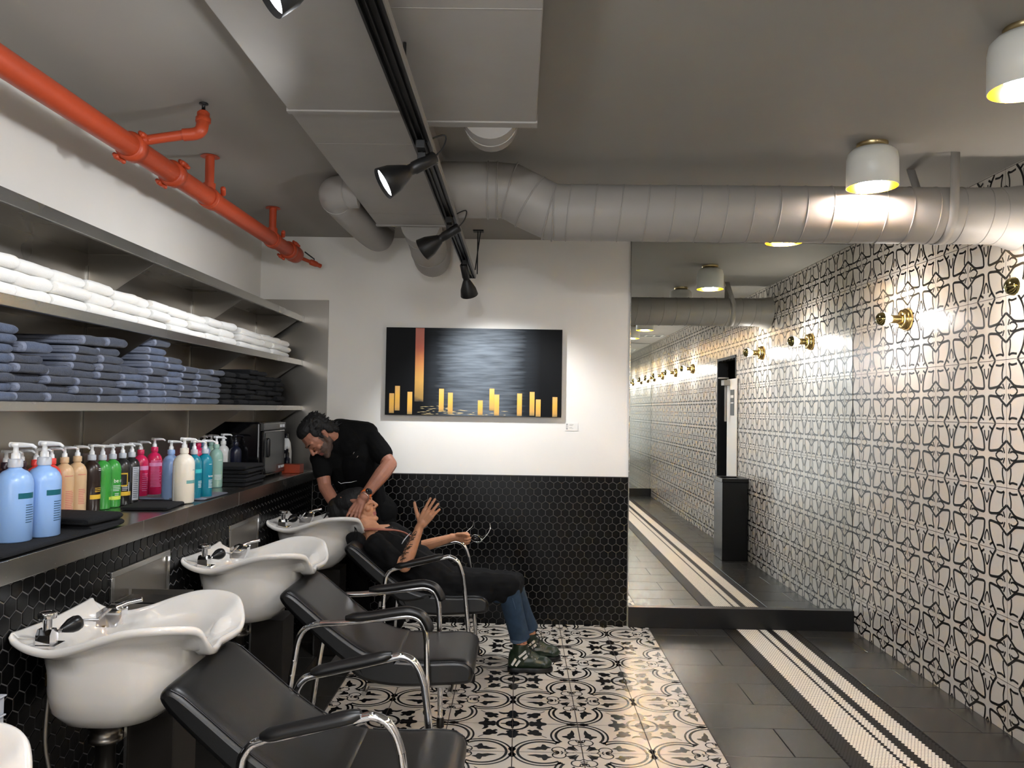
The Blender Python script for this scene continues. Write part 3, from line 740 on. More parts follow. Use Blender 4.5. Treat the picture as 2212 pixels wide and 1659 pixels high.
while y < 5.30 and i < 17:
    wsc = rnd.uniform(.86, 1.12) if i < 16 else 1
    if y + .2*wsc > 5.40: wsc = (5.42-y)/.2
    for yb in (2.25, 3.33, 4.41):
        if y-.05 < yb < y+.2*wsc*.5: y = yb+.005
        elif y < yb < y+.2*wsc: wsc = (yb-.002-y)/.2
    z = 1.8225
    for k in range(3):
        h = rnd.uniform(.92, 1.02) if i > 4 else rnd.uniform(1.0, 1.12)
        lay = ['bottom', 'middle', 'top'][k]
        towel('white', rnd.randrange(5), 'white folded towel, %s of the %s stack from the left' % (lay, ORD[i]), 'white towels on the middle shelf', (BX, y+.001, z), 0, (rnd.uniform(.97, 1.07), wsc*.985, h))
        z += .04*h + .0006
    y += .2*wsc; i += 1
# dark towels on the lowest shelf
cnt = [8, 5, 4, 7, 7, 5, 8, 7, 6, 6, 6, 6, 6, 7, 7, 6, 6, 6]
y = 2.275; zf = 1.5003
for i, c in enumerate(cnt):
    kind = 'blue' if i in (0, 5, 6, 7) else ('slate' if i < 11 else 'black')
    z = zf
    for yb in (3.33, 4.41):
        if y-.002 < yb < y+.1685: y = yb+.005
    for k in range(c):
        h = rnd.uniform(.98, 1.08); kd = kind
        if kind != 'black' and rnd.random() < .2: kd = 'slate'
        lay = 'bottom' if k == 0 else ('top' if k == c-1 else '%s up' % ORD[k])
        lab = '%s folded towel, %s of the %s stack from left, lowest shelf' % ({'blue': 'grey-blue', 'slate': 'dark slate', 'black': 'black'}[kd], lay, ORD[i])
        towel(kd, rnd.randrange(4), lab, 'dark folded towels on the lowest shelf', (BX, y+.001+rnd.uniform(-.002, .002), z), 0, (rnd.uniform(.97, 1.1), .98, h))
        z += .0285*h+.0005
    if i in (1, 3, 4, 6):   # a slipped towel lying over the top
        tt = towel('slate' if i > 1 else 'blue', 2, 'loosely refolded towel slipped across the top of the %s stack on the lowest shelf' % ORD[i], 'dark folded towels on the lowest shelf', (BX, y+.012, z+.003), 0, (1.10, 1.02, 1.25))
        tt.rotation_euler = (.03, .0, .04)
    y += .1685
    if y > 5.25: break
# towels on the counter
def ctowel(kind, var, lab, grp, x, y, z, rz, s): return towel(kind, var, lab, grp, (x, y, z), rz, s)
CZ = CT+.0015
tagc = 'black towels on the counter'
ctowel('black', 0, 'flat black towel under the two big blue bottles', tagc, -1.775, 2.20, CZ, 0, (1.32, 3.9, .45))
ctowel('black', 1, 'folded black towel, lower of the pair beside the big blue bottles', tagc, -1.735, 2.70, CZ, -.05, (1.12, 1.2, .85))
ctowel('black', 2, 'folded black towel, upper of the pair beside the big blue bottles', tagc, -1.735, 2.69, CZ+.0265, -.1, (1.12, 1.2, .95))
ctowel('black', 3, 'crumpled black cloth in front of the cream bottle', tagc, -1.64, 3.26, CZ, .1, (.72, 1.6, .5))
ctowel('slate', 1, 'flat dark towel under the teal bottles', tagc, -1.78, 3.64, CZ, 0, (1.3, 1.75, .35))
for k in range(5):
    ctowel('black', k % 4, 'black towel, %s of the stack in front of the towel warmer' % (['bottom', 'second', 'third', 'fourth', 'top'][k]), tagc, -1.80+.01*(k % 2), 4.27, CZ+k*.0225, rnd.uniform(-.05, .05), (1.25, 1.8, .78))

# ---------------------------------------------------------------- bottles
for n_, c_ in dict(blue='8fb4e6', plum='2c1a24', red='e0403a', beige='d3b189', brown='2a1d18', green='3f9b3f', coal='242322', pink='d2275a', paleblue='8aa4cf', cream='e3dccd', teal='10798f', sage='8fb3a6', white='e6e6e2', navy='14182a').items():
    mat('bottle_'+n_, c_, .3, coat=.3, spec=.5)
mat('pump_clear', 'e9eaea', .25, spec=.5)
mat('pump_grey', 'b9bdc4', .3)
mat('label_teal', '0f5a66', .4); mat('label_yellow', 'd9b03a', .4); mat('label_white', 'e8e8ea', .4); mat('label_pink', 'e79ac4', .4); mat('label_lime', 'c9dc5a', .4); mat('label_rose', 'c9676a', .4); mat('label_tealight', '3fb9bd', .4); mat('label_greyteal', '6a9c98', .4); mat('print_teal', '2c4f6e', .4)
mat('pump_dark', '1b1b20', .3)
def curved(mb, cx, cy, r, a0, a1, z0, z1, mi, n=8):
    rg = []
    for i in range(n+1):
        a = a0+(a1-a0)*i/n; rg.append((cx+r*cos(a), cy+r*sin(a)))
    vs = [(x, y_, z0) for x, y_ in rg]+[(x, y_, z1) for x, y_ in rg]
    mb.add(vs, [(i, i+1, n+2+i, n+1+i) for i in range(n)], mi, True)
def bottle(pos, col, s=1.0, label='', bands=(), lines=None, pump='pump_clear', collar='pump_grey', turn=0.0, txt=None, grp=None, face=-1.15, rf=1.0):
    x, y, z = pos; t = thing('pump_bottle', pos, label, 'bottle', grp)
    R = .0445*s*rf; Hb = .185*s*(1.06 if rf < 1 else 1)
    m = MB(); m.lathe([(0, 0), (R*.9, 0), (R, .004), (R, Hb*.82), (R*.97, Hb*.88), (R*.86, Hb*.945), (R*.66, Hb*1.0), (R*.42, Hb*1.03), (R*.34, Hb*1.05), (R*.33, Hb*1.09)], pos, 36); build('bottle_body', m, 'bottle_'+col, t)
    z1 = z+Hb*1.06; R0 = R; R = .0445*s*(.5+.5*rf)
    m = MB(); m.lathe([(R*.40, 0), (R*.41, .004), (R*.40, .020*s), (R*.36, .022*s), (R*.2, .023*s)], (x, y, z1), 24); build('pump_collar', m, collar, t)
    z2 = z1+.022*s
    m = MB(); m.lathe([(R*.26, 0), (R*.24, .014*s), (R*.16, .016*s), (R*.15, .030*s), (R*.26, .033*s), (R*.30, .039*s), (R*.22, .042*s), (0, .043*s)], (x, y, z2), 18)
    d = V((cos(turn), sin(turn), 0)); top = V((x, y, z2+.037*s))
    m.tube([top-d*R*.35, top+d*R*.5, top+d*R*1.05+V((0, 0, -.001)), top+d*R*1.28+V((0, 0, -.007*s))], [R*.17, R*.15, R*.11, R*.08], 10)
    build('pump_head', m, pump, t); R = R0
    if bands or lines or txt:
        m = MB(); mats = []
        def mi(n_):
            if n_ not in mats: mats.append(n_)
            return mats.index(n_)
        for (f0, f1, a0, a1, mt) in bands: curved(m, x, y, R+.0004, face+a0, face+a1, z+Hb*f0, z+Hb*f1, mi(mt))
        if lines:
            rr = random.Random(int(x*1000)+int(y*777))
            for (f, a0, a1, mt) in lines: curved(m, x, y, R+.0005, face+a0, face+a0+(a1-a0)*rr.uniform(.7, 1), z+Hb*f, z+Hb*f+.0022*s, mi(mt), 5)
        if txt:
            s_, f, a0, sz, mt = txt
            k = len(m.v); text_mesh(m, s_, sz, Matrix.Identity(4), mi(mt), depth=.0001)
            for q in range(k, len(m.v)):
                vx, vy, vz = m.v[q]; a = face+a0+vx/R; rr_ = R+.0004+vz; m.v[q] = (x+rr_*cos(a), y+rr_*sin(a), z+Hb*f+vy)
        build('label_print', m, mats, t)
    return t
def zpt(px, py, z=CT+.0015):
    d = CF + CR*((px-1106)/F_PX) - CU*((py-829.5)/F_PX); return EYE + d*((z-EYE.z)/d.z)
def L3(f0, n, a0, a1, mt='label_white', st=.035): return [(f0-i*st, a0, a1, mt) for i in range(n)]
gb = 'pump bottles on the counter'
BT = [
 (27, 1178, 'blue', 1.16, 'light blue pump bottle cut by the left edge, teal band on its side', [(.62, .70, .35, 1.4, 'label_teal')], L3(.52, 8, .8, 1.5, 'print_teal'), 'pump_clear', 'pump_grey', None, .004),
 (90, 1166, 'blue', 1.16, 'large light blue pump bottle standing on the flat black towel, right one', [(.62, .70, .30, 1.35, 'label_teal'), (.05, .72, -1.25, -.9, 'label_white')], L3(.52, 9, .75, 1.45, 'print_teal'), 'pump_clear', 'pump_grey', None, .004),
 (136, 1106, 'beige', 1.0, 'beige pump bottle with a pink plant drawing', [], L3(.80, 1, .2, 1.2, 'label_rose')+L3(.5, 11, .3, 1.3, 'label_rose'), 'pump_clear', 'bottle_beige', None, 0),
 (164, 1100, 'beige', 1.0, 'plain beige pump bottle beside the dark brown one', [], L3(.80, 1, .2, 1.2, 'label_rose')+L3(.5, 9, .3, 1.1, 'label_rose'), 'pump_clear', 'bottle_beige', None, 0),
 (196, 1098, 'brown', 1.0, 'dark brown pump bottle with a yellow band', [(.26, .35, .0, 1.6, 'label_yellow')], L3(.88, 2, .9, 1.5)+L3(.48, 3, .5, 1.5, 'label_yellow'), 'pump_clear', 'pump_grey', None, 0),
 (218, 1094, 'green', .98, 'green pump bottle turned side on, left of the pair', [(.20, .26, 1.0, 1.6, 'label_lime')], [], 'pump_clear', 'pump_grey', None, 0),
 (240, 1089, 'green', .98, 'green pump bottle with white lettering, right of the pair', [(.17, .25, -.3, 1.5, 'label_lime')], L3(.47, 4, .2, 1.2)+L3(.3, 2, .4, 1.0), 'pump_clear', 'pump_grey', ('be curly', .55, .25, .022, 'label_white'), 0),
 (262, 1084, 'coal', .98, 'charcoal pump bottle with gold line drawing', [(.22, .31, -.2, 1.5, 'label_yellow'), (.70, .73, -.2, .7, 'label_yellow'), (.45, .73, .65, .75, 'label_yellow'), (.43, .46, -.6, .7, 'label_yellow'), (.3, .52, .9, 1.0, 'label_white')], L3(.41, 3, .1, .9), 'pump_clear', 'pump_grey', None, 0),
 (281, 1080, 'coal', .98, 'charcoal pump bottle with a grey text panel', [(.08, .84, .2, 1.1, 'pump_grey')], L3(.80, 16, .3, 1.0, 'bottle_coal', .044), 'pump_clear', 'pump_grey', None, 0),
 (301, 1075, 'pink', .98, 'narrow pink pump bottle left of the wider pink one', [(.68, .78, -.1, 1.6, 'label_pink')], L3(.58, 9, .3, 1.3, 'label_pink', .05), 'pump_clear', 'bottle_pink', None, 0),
 (331, 1071, 'pink', 1.02, 'pink pump bottle with a block of small print', [(.72, .80, -.6, 1.3, 'label_pink')], L3(.84, 20, -.4, 1.1, 'label_pink', .032), 'pump_clear', 'bottle_pink', None, 0),
 (367, 1078, 'paleblue', 1.0, 'pale blue pump bottle beside the cream one', [], L3(.6, 6, .2, 1.2, 'print_teal'), 'pump_clear', 'bottle_paleblue', None, 0),
 (395, 1087, 'cream', 1.06, 'cream white pump bottle with a grey-green band', [(.42, .49, .25, 1.6, 'label_greyteal'), (.05, .8, -1.2, -.95, 'label_white')], L3(.7, 1, .9, 1.3, 'label_greyteal'), 'pump_clear', 'bottle_cream', None, .003),
 (418, 1079, 'teal', 1.0, 'teal pump bottle with a turquoise band, left of the teal pair', [(.62, .71, .2, 1.6, 'label_tealight')], L3(.42, 5, .6, 1.5), 'pump_clear', 'pump_grey', None, .003),
 (439, 1076, 'teal', 1.0, 'plain teal pump bottle, right of the teal pair', [], L3(.8, 1, .5, 1.1)+L3(.42, 6, .5, 1.3), 'pump_clear', 'pump_grey', ('botanical', .5, .45, .014, 'label_white'), .003),
 (465, 1052, 'sage', 1.0, 'sage green pump bottle beside the black towel warmer', [(.0, .01, -1, 1, 'label_greyteal')], L3(.74, 1, .3, 1.1)+L3(.33, 4, -.2, 1.0), 'pump_clear', 'bottle_sage', None, 0),
]
BACK = ((10, 962, 'plum', 1.0, 'dark plum pump bottle in the back row at the left edge', 'pump_clear'), (45, 957, 'plum', 1.0, 'dark plum pump bottle behind the two big blue ones', 'pump_clear'),
        (73, 955, 'red', 1.0, 'red pump bottle behind the big blue ones, left of the pair', 'pump_clear'), (108, 955, 'red', 1.0, 'red pump bottle behind the big blue ones, right of the pair', 'pump_clear'),
        (351, 943, 'paleblue', .98, 'pale blue pump bottle half hidden between the pink and the nearer blue one', 'pump_clear'), (336, 943, 'pink', .98, 'pink pump bottle in the back row behind the pink one with small print', 'pump_clear'), (399, 939, 'sage', .98, 'grey-green pump bottle hidden behind the cream one', 'pump_clear'), (428, 938, 'navy', .98, 'dark pump bottle hidden behind the teal pair', 'pump_dark'), (456, 938, 'white', 1.0, 'white pump bottle hidden behind the sage green one', 'pump_clear'))
def along_wall(px):
    x = -1.80+(px/300)*.08; d = CF + CR*((px-1106)/F_PX) - CU*((1090-829.5)/F_PX); return V((x, d.y*x/d.x, CT+.0015))
PTS = []
def RF(c): return {'blue': 1.0, 'cream': .98, 'paleblue': .86}.get(c, .80)
for e in BT:
    q = zpt(e[0], e[1]); q.z += e[10]
    if e[2] != 'blue' and e[0] < 300: q = along_wall(e[0])
    if e[2] == 'blue': q.z = CT+.0145
    PTS.append([q, .0448*e[3]*RF(e[2]), .0])
for e in BACK:
    q = zpt(e[0], e[1], CT+.262*e[3]); q.z = CT+.0015
    if e[0] < 300: q = along_wall(e[0])
    PTS.append([q, .0448*e[3]*RF(e[2]), 1.])
for it in range(200):
    for i in range(len(PTS)):
        for j in range(i):
            a, b = PTS[i], PTS[j]; d = a[0]-b[0]; d.z = 0; L_ = d.length; need = a[1]+b[1]+.0012
            if L_ < need:
                d = d.normalized() if L_ > 1e-4 else V((1, 0, 0)); k = (need-L_)
                wa = .25+a[2]*(a[0].y > 3.3); wb = .25+b[2]*(b[0].y > 3.3); a[0] += d*k*wa/(wa+wb); b[0] -= d*k*wb/(wa+wb)
    for p in PTS:
        p[0].x = max(p[0].x, XL+.008+p[1]); p[0].x = min(p[0].x, XF-.008-p[1]); p[0].y = min(p[0].y, 4.645)
k_ = 0
for (px, py, col, s_, lab, bands, lines, pm, cl, tx, dz) in BT:
    bottle(tuple(PTS[k_][0]), col, s_, lab, bands, lines, pm, cl, rnd.uniform(-.35, .25), tx, gb, rf=RF(col)); k_ += 1
for (px, py, col, s_, lab, pm) in BACK:
    bottle(tuple(PTS[k_][0]), col, s_, lab, (), (), pm, 'bottle_'+col, rnd.uniform(-.4, .3), None, gb, rf=RF(col)); k_ += 1
# towel warmer cabinet
t = thing('towel_warmer', (-1.69, 4.95, CT), 'glossy black towel warmer cabinet on the counter behind the man', 'towel warmer')
mat('gloss_black', '0a0a0c', .12, coat=.4); mat('door_grey', '3a3b3a', .22, coat=.3)
wx0, wx1, wy0, wy1, wz0, wz1 = XL+.012, -1.545, 4.70, 5.14, CT+.014, 1.398
m = MB(); m.box((wx0, wy0, wz0), (wx1, wy1, wz1)); build('cabinet_body', m, 'gloss_black', t, bevel=.012, seg=3)
m = MB(); m.box((wx1, wy0+.008, wz0+.004), (wx1+.022, wy1-.008, wz1-.052)); build('door', m, 'gloss_black', t, bevel=.008)
m = MB(); pts = [(wy0+.03, wz0+.05), (wy0+.05, wz0+.022), (wy1-.09, wz0+.018), (wy1-.055, wz0+.05), (wy1-.04, wz0+.16), (wy1-.05, wz1-.066), (wy0+.03, wz1-.066)]
m.prism(pts, 'x', wx1+.022, wx1+.026); dr = build('door_panel', m, 'door_grey', t, bevel=.003)
m = MB(); m.cap((wx1+.030, wy0+.065, wz0+.13), (wx1+.030, wy0+.065, wz0+.22), .014); build('door_handle', m, 'black_plastic', t)
m = MB(); m.box((wx1, wy0+.004, wz1-.048), (wx1+.024, wy1-.004, wz1-.006)); build('control_strip', m, 'door_grey', t, bevel=.004)
m = MB(); m.box((wx1+.0243, wy1-.13, wz1-.036), (wx1+.0252, wy1-.08, wz1-.018)); m.box((wx1+.0243, wy1-.07, wz1-.036), (wx1+.0252, wy1-.03, wz1-.018)); build('switch', m, 'label_white', t)
m = MB(); MT = Matrix.Translation((wx1+.0268, wy1-.155, wz0+.035)) @ Matrix.Rotation(pi/2, 4, 'Z') @ Matrix.Rotation(pi/2, 4, 'X'); text_mesh(m, 'THE WARM', .024, MT); build('lettering', m, 'label_white', t)
m = MB()
for (fx, fy) in ((wx0+.03, wy0+.03), (wx1-.03, wy0+.03), (wx0+.03, wy1-.03), (wx1-.03, wy1-.03)):
    m = MB(); m.lathe([(.014, CT+.0012), (.014, wz0+.001)], (fx, fy, 0), 14); build('foot', m, 'black_plastic', t)
# things in the corner
t = thing('spray_bottle', (-1.60, 5.40, CT), 'white bottle standing in the corner between towel warmer and man', 'bottle')
bx, by = -1.60, 5.42
m = MB(); m.lathe([(0, 0), (.036, 0), (.038, .01), (.038, .13), (.030, .19), (.018, .215), (.014, .22)], (bx, by, CT+.0015), 24); build('bottle_body', m, 'bottle_white', t)
m = MB(); m.lathe([(.014, .218), (.014, .25), (.0, .252)], (bx, by, CT+.0015), 16); build('bottle_cap', m, 'pump_dark', t)
m = MB(); m.lathe([(0, 0), (.012, 0), (.012, .0015), (0, .002)], (bx+.005, by-.0385, CT+.13), 16, M=Matrix.Rotation(pi/2, 3, 'X')); build('label_print', m, 'bottle_navy', t)
t = thing('dropper_bottle', (-1.565, 5.33, CT), 'small dark bottle in front of the white one in the corner', 'bottle')
m = MB(); m.lathe([(0, 0), (.022, 0), (.022, .085), (.012, .095), (.012, .10)], (-1.565, 5.335, CT+.0015), 18); build('bottle_body', m, 'bottle_navy', t)
m = MB(); m.lathe([(.013, .10), (.013, .125), (.008, .13), (.008, .15), (0, .152)], (-1.565, 5.335, CT+.0015), 14); build('bottle_cap', m, 'pump_dark', t)
m = MB(); m.box((-1.56, 5.20, CT+.0015), (-1.44, 5.295, CT+.058)); o = build('orange_box', m, 'orange_paint', org=(-1.5, 5.25, CT), bevel=.002); tag(o, 'small orange box on the counter end behind the man', 'box')
# small plastic boxes at the lower left edge
for k in range(2):
    m = MB(); z = .60+.052*k; m.box((XH+.003, 2.0, z), (-1.388, 2.16, z+.046)); m.box((XH+.001, 1.995, z+.046), (-1.384, 2.165, z+.0505)); o = build('plastic_box', m, 'pump_grey', org=(-1.42, 2.1, z), bevel=.002); tag(o, 'translucent plastic box at the left edge, %s of two' % ('lower' if k == 0 else 'upper'), 'box')
m = MB(); m.box((XH+.001, 1.98, .585), (-1.37, 2.18, .599)); o = build('wall_bracket_shelf', m, 'black_plastic', org=(-1.42, 2.1, .58)); tag(o, 'little black shelf under the plastic boxes at the left edge', 'shelf')

# ---------------------------------------------------------------- painting and its label
def canvas_mat():
    m = bpy.data.materials.new('painting_ground'); m.use_nodes = True; MATS['painting_ground'] = m
    nt = m.node_tree; N = nt.nodes; L = nt.links; b = N['Principled BSDF']; b.inputs['Roughness'].default_value = .55; b.inputs['Specular IOR Level'].default_value = .15
    tc = N.new('ShaderNodeTexCoord'); mp = N.new('ShaderNodeMapping'); mp.inputs['Scale'].default_value = (3, 1, 40); L.new(tc.outputs['Object'], mp.inputs[0])
    n = N.new('ShaderNodeTexNoise'); n.inputs['Scale'].default_value = 1.6; n.inputs['Detail'].default_value = 6; L.new(mp.outputs[0], n.inputs[0])
    sp = N.new('ShaderNodeSeparateXYZ'); L.new(tc.outputs['Object'], sp.inputs[0])
    def mth(op, a, b_=None, c=None):
        q = N.new('ShaderNodeMath'); q.operation = op
        for i, s in enumerate((a, b_, c)):
            if s is None: continue
            if isinstance(s, (int, float)): q.inputs[i].default_value = s
            else: L.new(s, q.inputs[i])
        return q.outputs[0]
    # brush-worked grey passage right of the tall bar, near black at the sides
    x = sp.outputs[0]
    g = mth('SUBTRACT', 1, mth('POWER', mth('ABSOLUTE', mth('DIVIDE', mth('SUBTRACT', x, .05), .42)), 2.2)); g.node.use_clamp = True
    st = N.new('ShaderNodeMapRange'); st.inputs['From Min'].default_value = -.46; st.inputs['From Max'].default_value = -.30; L.new(x, st.inputs[0])
    f = mth('MULTIPLY', mth('MULTIPLY', g, st.outputs[0]), mth('ADD', mth('MULTIPLY', n.outputs[0], 1.1), .35))
    r = N.new('ShaderNodeValToRGB'); r.color_ramp.elements[0].color = lin('050608'); r.color_ramp.elements[1].color = lin('60676e'); e = r.color_ramp.elements.new(.45); e.color = lin('1e2226')
    L.new(f, r.inputs[0]); L.new(r.outputs[0], b.inputs['Base Color'])
canvas_mat()
def bar_mat(name, cs, h):
    m = bpy.data.materials.new(name); m.use_nodes = True; MATS[name] = m; nt = m.node_tree; N = nt.nodes; L = nt.links; b = N['Principled BSDF']; b.inputs['Roughness'].default_value = .35; b.inputs['Metallic'].default_value = .15
    tc = N.new('ShaderNodeTexCoord'); sp = N.new('ShaderNodeSeparateXYZ'); L.new(tc.outputs['Generated'], sp.inputs[0])
    n = N.new('ShaderNodeTexNoise'); n.inputs['Scale'].default_value = 7; n.inputs['Detail'].default_value = 5; L.new(tc.outputs['Object'], n.inputs[0])
    a = N.new('ShaderNodeMath'); a.operation = 'MULTIPLY_ADD'; L.new(n.outputs[0], a.inputs[0]); a.inputs[1].default_value = .25; L.new(sp.outputs[2], a.inputs[2])
    s = N.new('ShaderNodeMath'); s.operation = 'SUBTRACT'; L.new(a.outputs[0], s.inputs[0]); s.inputs[1].default_value = .12
    r = N.new('ShaderNodeValToRGB'); r.color_ramp.elements[0].position = 0; r.color_ramp.elements[0].color = lin(cs[0][1])
    r.color_ramp.elements[1].position = 1; r.color_ramp.elements[1].color = lin(cs[-1][1])
    for p_, c in cs[1:-1]: e = r.color_ramp.elements.new(p_); e.color = lin(c)
    L.new(s.outputs[0], r.inputs[0]); L.new(r.outputs[0], b.inputs['Base Color'])
bar_mat('bar_tall', [(0, '1a140c'), (.06, '8a6a2c'), (.3, 'b98a3a'), (.55, 'c07a38'), (.75, 'a94a26'), (1, 'a0503a')], 1)
bar_mat('bar_gold', [(0, '8f7440'), (.15, 'c39242'), (.6, 'dca63a'), (1, 'd7a55a')], 1)
px0, px1, pz0, pz1 = -.945, .293, 1.447, 2.063
t = thing('painting', ((px0+px1)/2, D, (pz0+pz1)/2), 'wide dark abstract canvas with gold upright bars on the white wall', 'painting')
m = MB(); m.box((px0, D-.045, pz0), (px1, D-.012, pz1)); build('canvas', m, 'painting_ground', t, bevel=.002)
m = MB()
for a in ((px0+.03, D-.012, pz0+.03, px1-.03, pz1-.03),): m.box((a[0], D-.0121, a[2]), (a[3], D-.001, a[4]))
build('canvas_stretcher', m, 'seam_dark', t)
PW, PHH = px1-px0, pz1-pz0
def pbar(u0, u1, v0, v1, mt):
    # u, v read off the photograph's rectified painting
    m = MB(); m.box((px0+u0*PW, D-.0464, pz0+v0*PHH), (px0+u1*PW, D-.0449, pz0+v1*PHH)); build('painted_bar', m, mt, t)
pbar(.167, .217, .155, .995, 'bar_tall')
for (u, v0, v1) in ((.024, .02, .245), (.056, .05, .33), (.127, .01, .265), (.306, .045, .305), (.357, .02, .262), (.527, .01, .18), (.592, .065, .315), (.620, .01, .248), (.749, .01, .265), (.820, .015, .285), (.855, .005, .20), (.949, .005, .23)):
    pbar(u, u+.0275, v0, v1, 'bar_gold')
m = MB(); rr = random.Random(9)
for k in range(70):
    u = rr.betavariate(2, 2.2)*.6+.12; v = rr.uniform(.012, .11); wd = rr.uniform(.01, .05)
    if v > .06 and u > .42: continue
    m.add([(px0+u*PW, D-.0453, pz0+v*PHH), (px0+(u+wd*.5)*PW, D-.0453, pz0+v*PHH-.001), (px0+(u+wd)*PW, D-.0453, pz0+v*PHH), (px0+(u+wd*.5)*PW, D-.0453, pz0+v*PHH+.0022)], [(0, 1, 2, 3)], 0, False)
build('painted_ripples', m, 'brass_pale', t)
t = thing('wall_label', (.368, D, 1.382), 'small white label on the wall at the lower right of the painting', 'label')
m = MB(); m.box((.324, D-.004, 1.354), (.413, D-.0005, 1.41)); build('label_card', m, 'trim_white', t)
m = MB(); m.box((.331, D-.0046, 1.364), (.342, D-.0039, 1.402)); m.box((.3335, D-.0048, 1.368), (.3395, D-.0045, 1.398), 1)
for k, wd in enumerate((.03, .024, .0, .02, .028)):
    if wd: m.box((.352, D-.0044, 1.397-k*.007), (.352+wd, D-.0039, 1.3985-k*.007))
build('label_print', m, ['grout_grey', 'trim_white'], t)
# ================================================================ shampoo basins
def half_to_full(h):
    return h + [(x, -y, z) for (x, y, z) in reversed(h[1:-1])]
RIM_H = [(-.912, 0, .772), (-.900, .07, .774), (-.896, .120, .780), (-.900, .150, .806), (-.918, .175, .846), (-.955, .21, .860), (-1.02, .240, .864), (-1.10, .250, .857), (-1.18, .246, .834), (-1.26, .236, .806), (-1.33, .228, .791), (-1.39, .224, .800), (-1.43, .221, .818), (-1.4485, .215, .834), (-1.4485, .17, .832), (-1.4485, .08, .828), (-1.4485, 0, .826)]
def basin(name, cy, label):
    t = thing('shampoo_basin', (XH, cy, .83), label, 'basin', None)
    def S(p): return V((p[0], p[1]+cy, p[2]))
    rim = catmull(half_to_full(RIM_H), 4, True); n = len(rim)
    C0 = (-1.215, 0)
    ang = [atan2(q.y-C0[1], q.x-C0[0]) for q in rim]
    def ring_off(d, dz):
        out = []
        for i, q in enumerate(rim):
            tt = (rim[(i+1) % n]-rim[i-1]); nn = V((-tt.y, tt.x, 0)); nn = nn.normalized() if nn.length > 1e-6 else V((0, 0, 0))
            # inward normal
            if nn.dot(V((C0[0]-q.x, C0[1]-q.y, 0))) < 0: nn = -nn
            p = q + nn*d + V((0, 0, dz)); p.x = max(p.x, XH+.0015); out.append(p)
        return out
    def ell_ring(x0, x1, hw, z, ex=2.6):
        cx, rx = (x0+x1)/2, (x1-x0)/2; out = []
        for a in ang:
            # superellipse point in direction a from C0 mapped on own centre
            c_, s_ = cos(a), sin(a)
            r = (abs(c_/1)**ex+abs(s_/1)**ex)**(-1/ex)
            out.append(V((cx+rx*r*c_, hw*r*s_, z)))
        return out
    def mix(A, B, k): return [a.lerp(b, k) for a, b in zip(A, B)]
    inner = [ring_off(.004, .003), ring_off(.011, .002), ring_off(.022, -.012)]
    bowl = [ell_ring(-1.40, -1.0, .19, .755), ell_ring(-1.385, -1.03, .175, .70), ell_ring(-1.36, -1.08, .15, .63), ell_ring(-1.33, -1.14, .11, .585), ell_ring(-1.28, -1.20, .045, .568), ell_ring(-1.245, -1.235, .005, .567)]
    b1 = mix(inner[-1], bowl[0], .5)
    for q, a in zip(b1, inner[-1]): q.z = a.z*.55+bowl[0][0].z*.45-.004
    # deck at the back stays high for the taps
    for R_, f in ((b1, .9),):
        for i, q in enumerate(R_):
            if q.x < -1.33: q.z = max(q.z, inner[-1][i].z-.012)
    rings_in = inner + [b1] + bowl
    outer0 = ring_off(-.002, -.006); outer1 = ring_off(.001, -.019); outer2 = ring_off(.011, -.023)
    body = [ell_ring(-1.440, -.985, .205, .765, 2.4), ell_ring(-1.418, -.99, .205, .71, 2.6), ell_ring(-1.412, -1.01, .200, .64, 2.7), ell_ring(-1.402, -1.045, .185, .585, 2.7), ell_ring(-1.375, -1.085, .155, .549, 2.6), ell_ring(-1.33, -1.14, .11, .531, 2.3), ell_ring(-1.27, -1.21, .04, .526, 2), ell_ring(-1.245, -1.235, .005, .526, 2)]
    under = mix(outer2, body[0], .7)
    for q, a in zip(under, outer2): q.z = min(a.z-.012, .80)
    # front of the body leans out to carry the neck rest
    for R_, k in ((under, 1), (body[0], .8), (body[1], .5), (body[2], .25)):
        for i, q in enumerate(R_):
            if q.x > -1.1: q.x += .022*k*max(0, (q.x+1.1)/.12)*max(0, 1-abs(q.y)/.24)
    rings = list(reversed(rings_in)) + [outer0, outer1, outer2, under] + body
    m = MB(); m.loft([[S(q) for q in r] for r in rings], 0, True, True)
    build('basin_bowl', m, 'porcelain', t)
    # drain
    m = MB(); m.lathe([(.030, .570), (.026, .572), (.0, .570)], (-1.24, cy, 0), 20); build('drain_ring', m, 'chrome', t)
    m = MB(); m.lathe([(.058, .524), (.056, .500), (.046, .496), (.044, .47), (.050, .468), (.050, .452), (.030, .448), (.030, .30)], (-1.272, cy, 0), 24); build('drain_fitting', m, 'steel_dark', t)
    # vacuum breaker at the near corner
    bx, by, bz = -1.362, cy-.178, .797
    m = MB(); m.box((bx-.045, by-.025, bz-.006), (bx+.038, by+.03, bz+.002)); m.prism([(by-.020, bz), (by+.022, bz), (by+.022, bz+.03), (by+.012, bz+.045), (by-.010, bz+.045), (by-.020, bz+.03)], 'x', bx-.022, bx+.020); m.lathe([(.013, .04), (.013, .072), (.025, .075), (.026, .09), (.021, .093), (.021, .091), (0, .09)], (bx, by, bz), 20)
    m.cap((bx+.010, by+.015, bz+.025), (bx+.026, by+.042, bz+.034), .006)
    build('vacuum_breaker', m, 'chrome', t, bevel=.002)
    # spray head
    h0 = V((bx+.026, by+.042, bz+.034)); h1 = V((bx+.050, by+.092, bz+.044)); dd = (h1-h0).normalized(); M = dd.to_track_quat('Z', 'Y').to_matrix()
    m = MB(); m.lathe([(.008, -.01), (.013, .0), (.022, .02), (.024, .035), (.021, .048), (.012, .052), (0, .053)], h0, 20, M=M); build('spray_head', m, 'black_plastic', t)
    # mixer with lever
    mx, my, mz = -1.245, cy+.055, .775
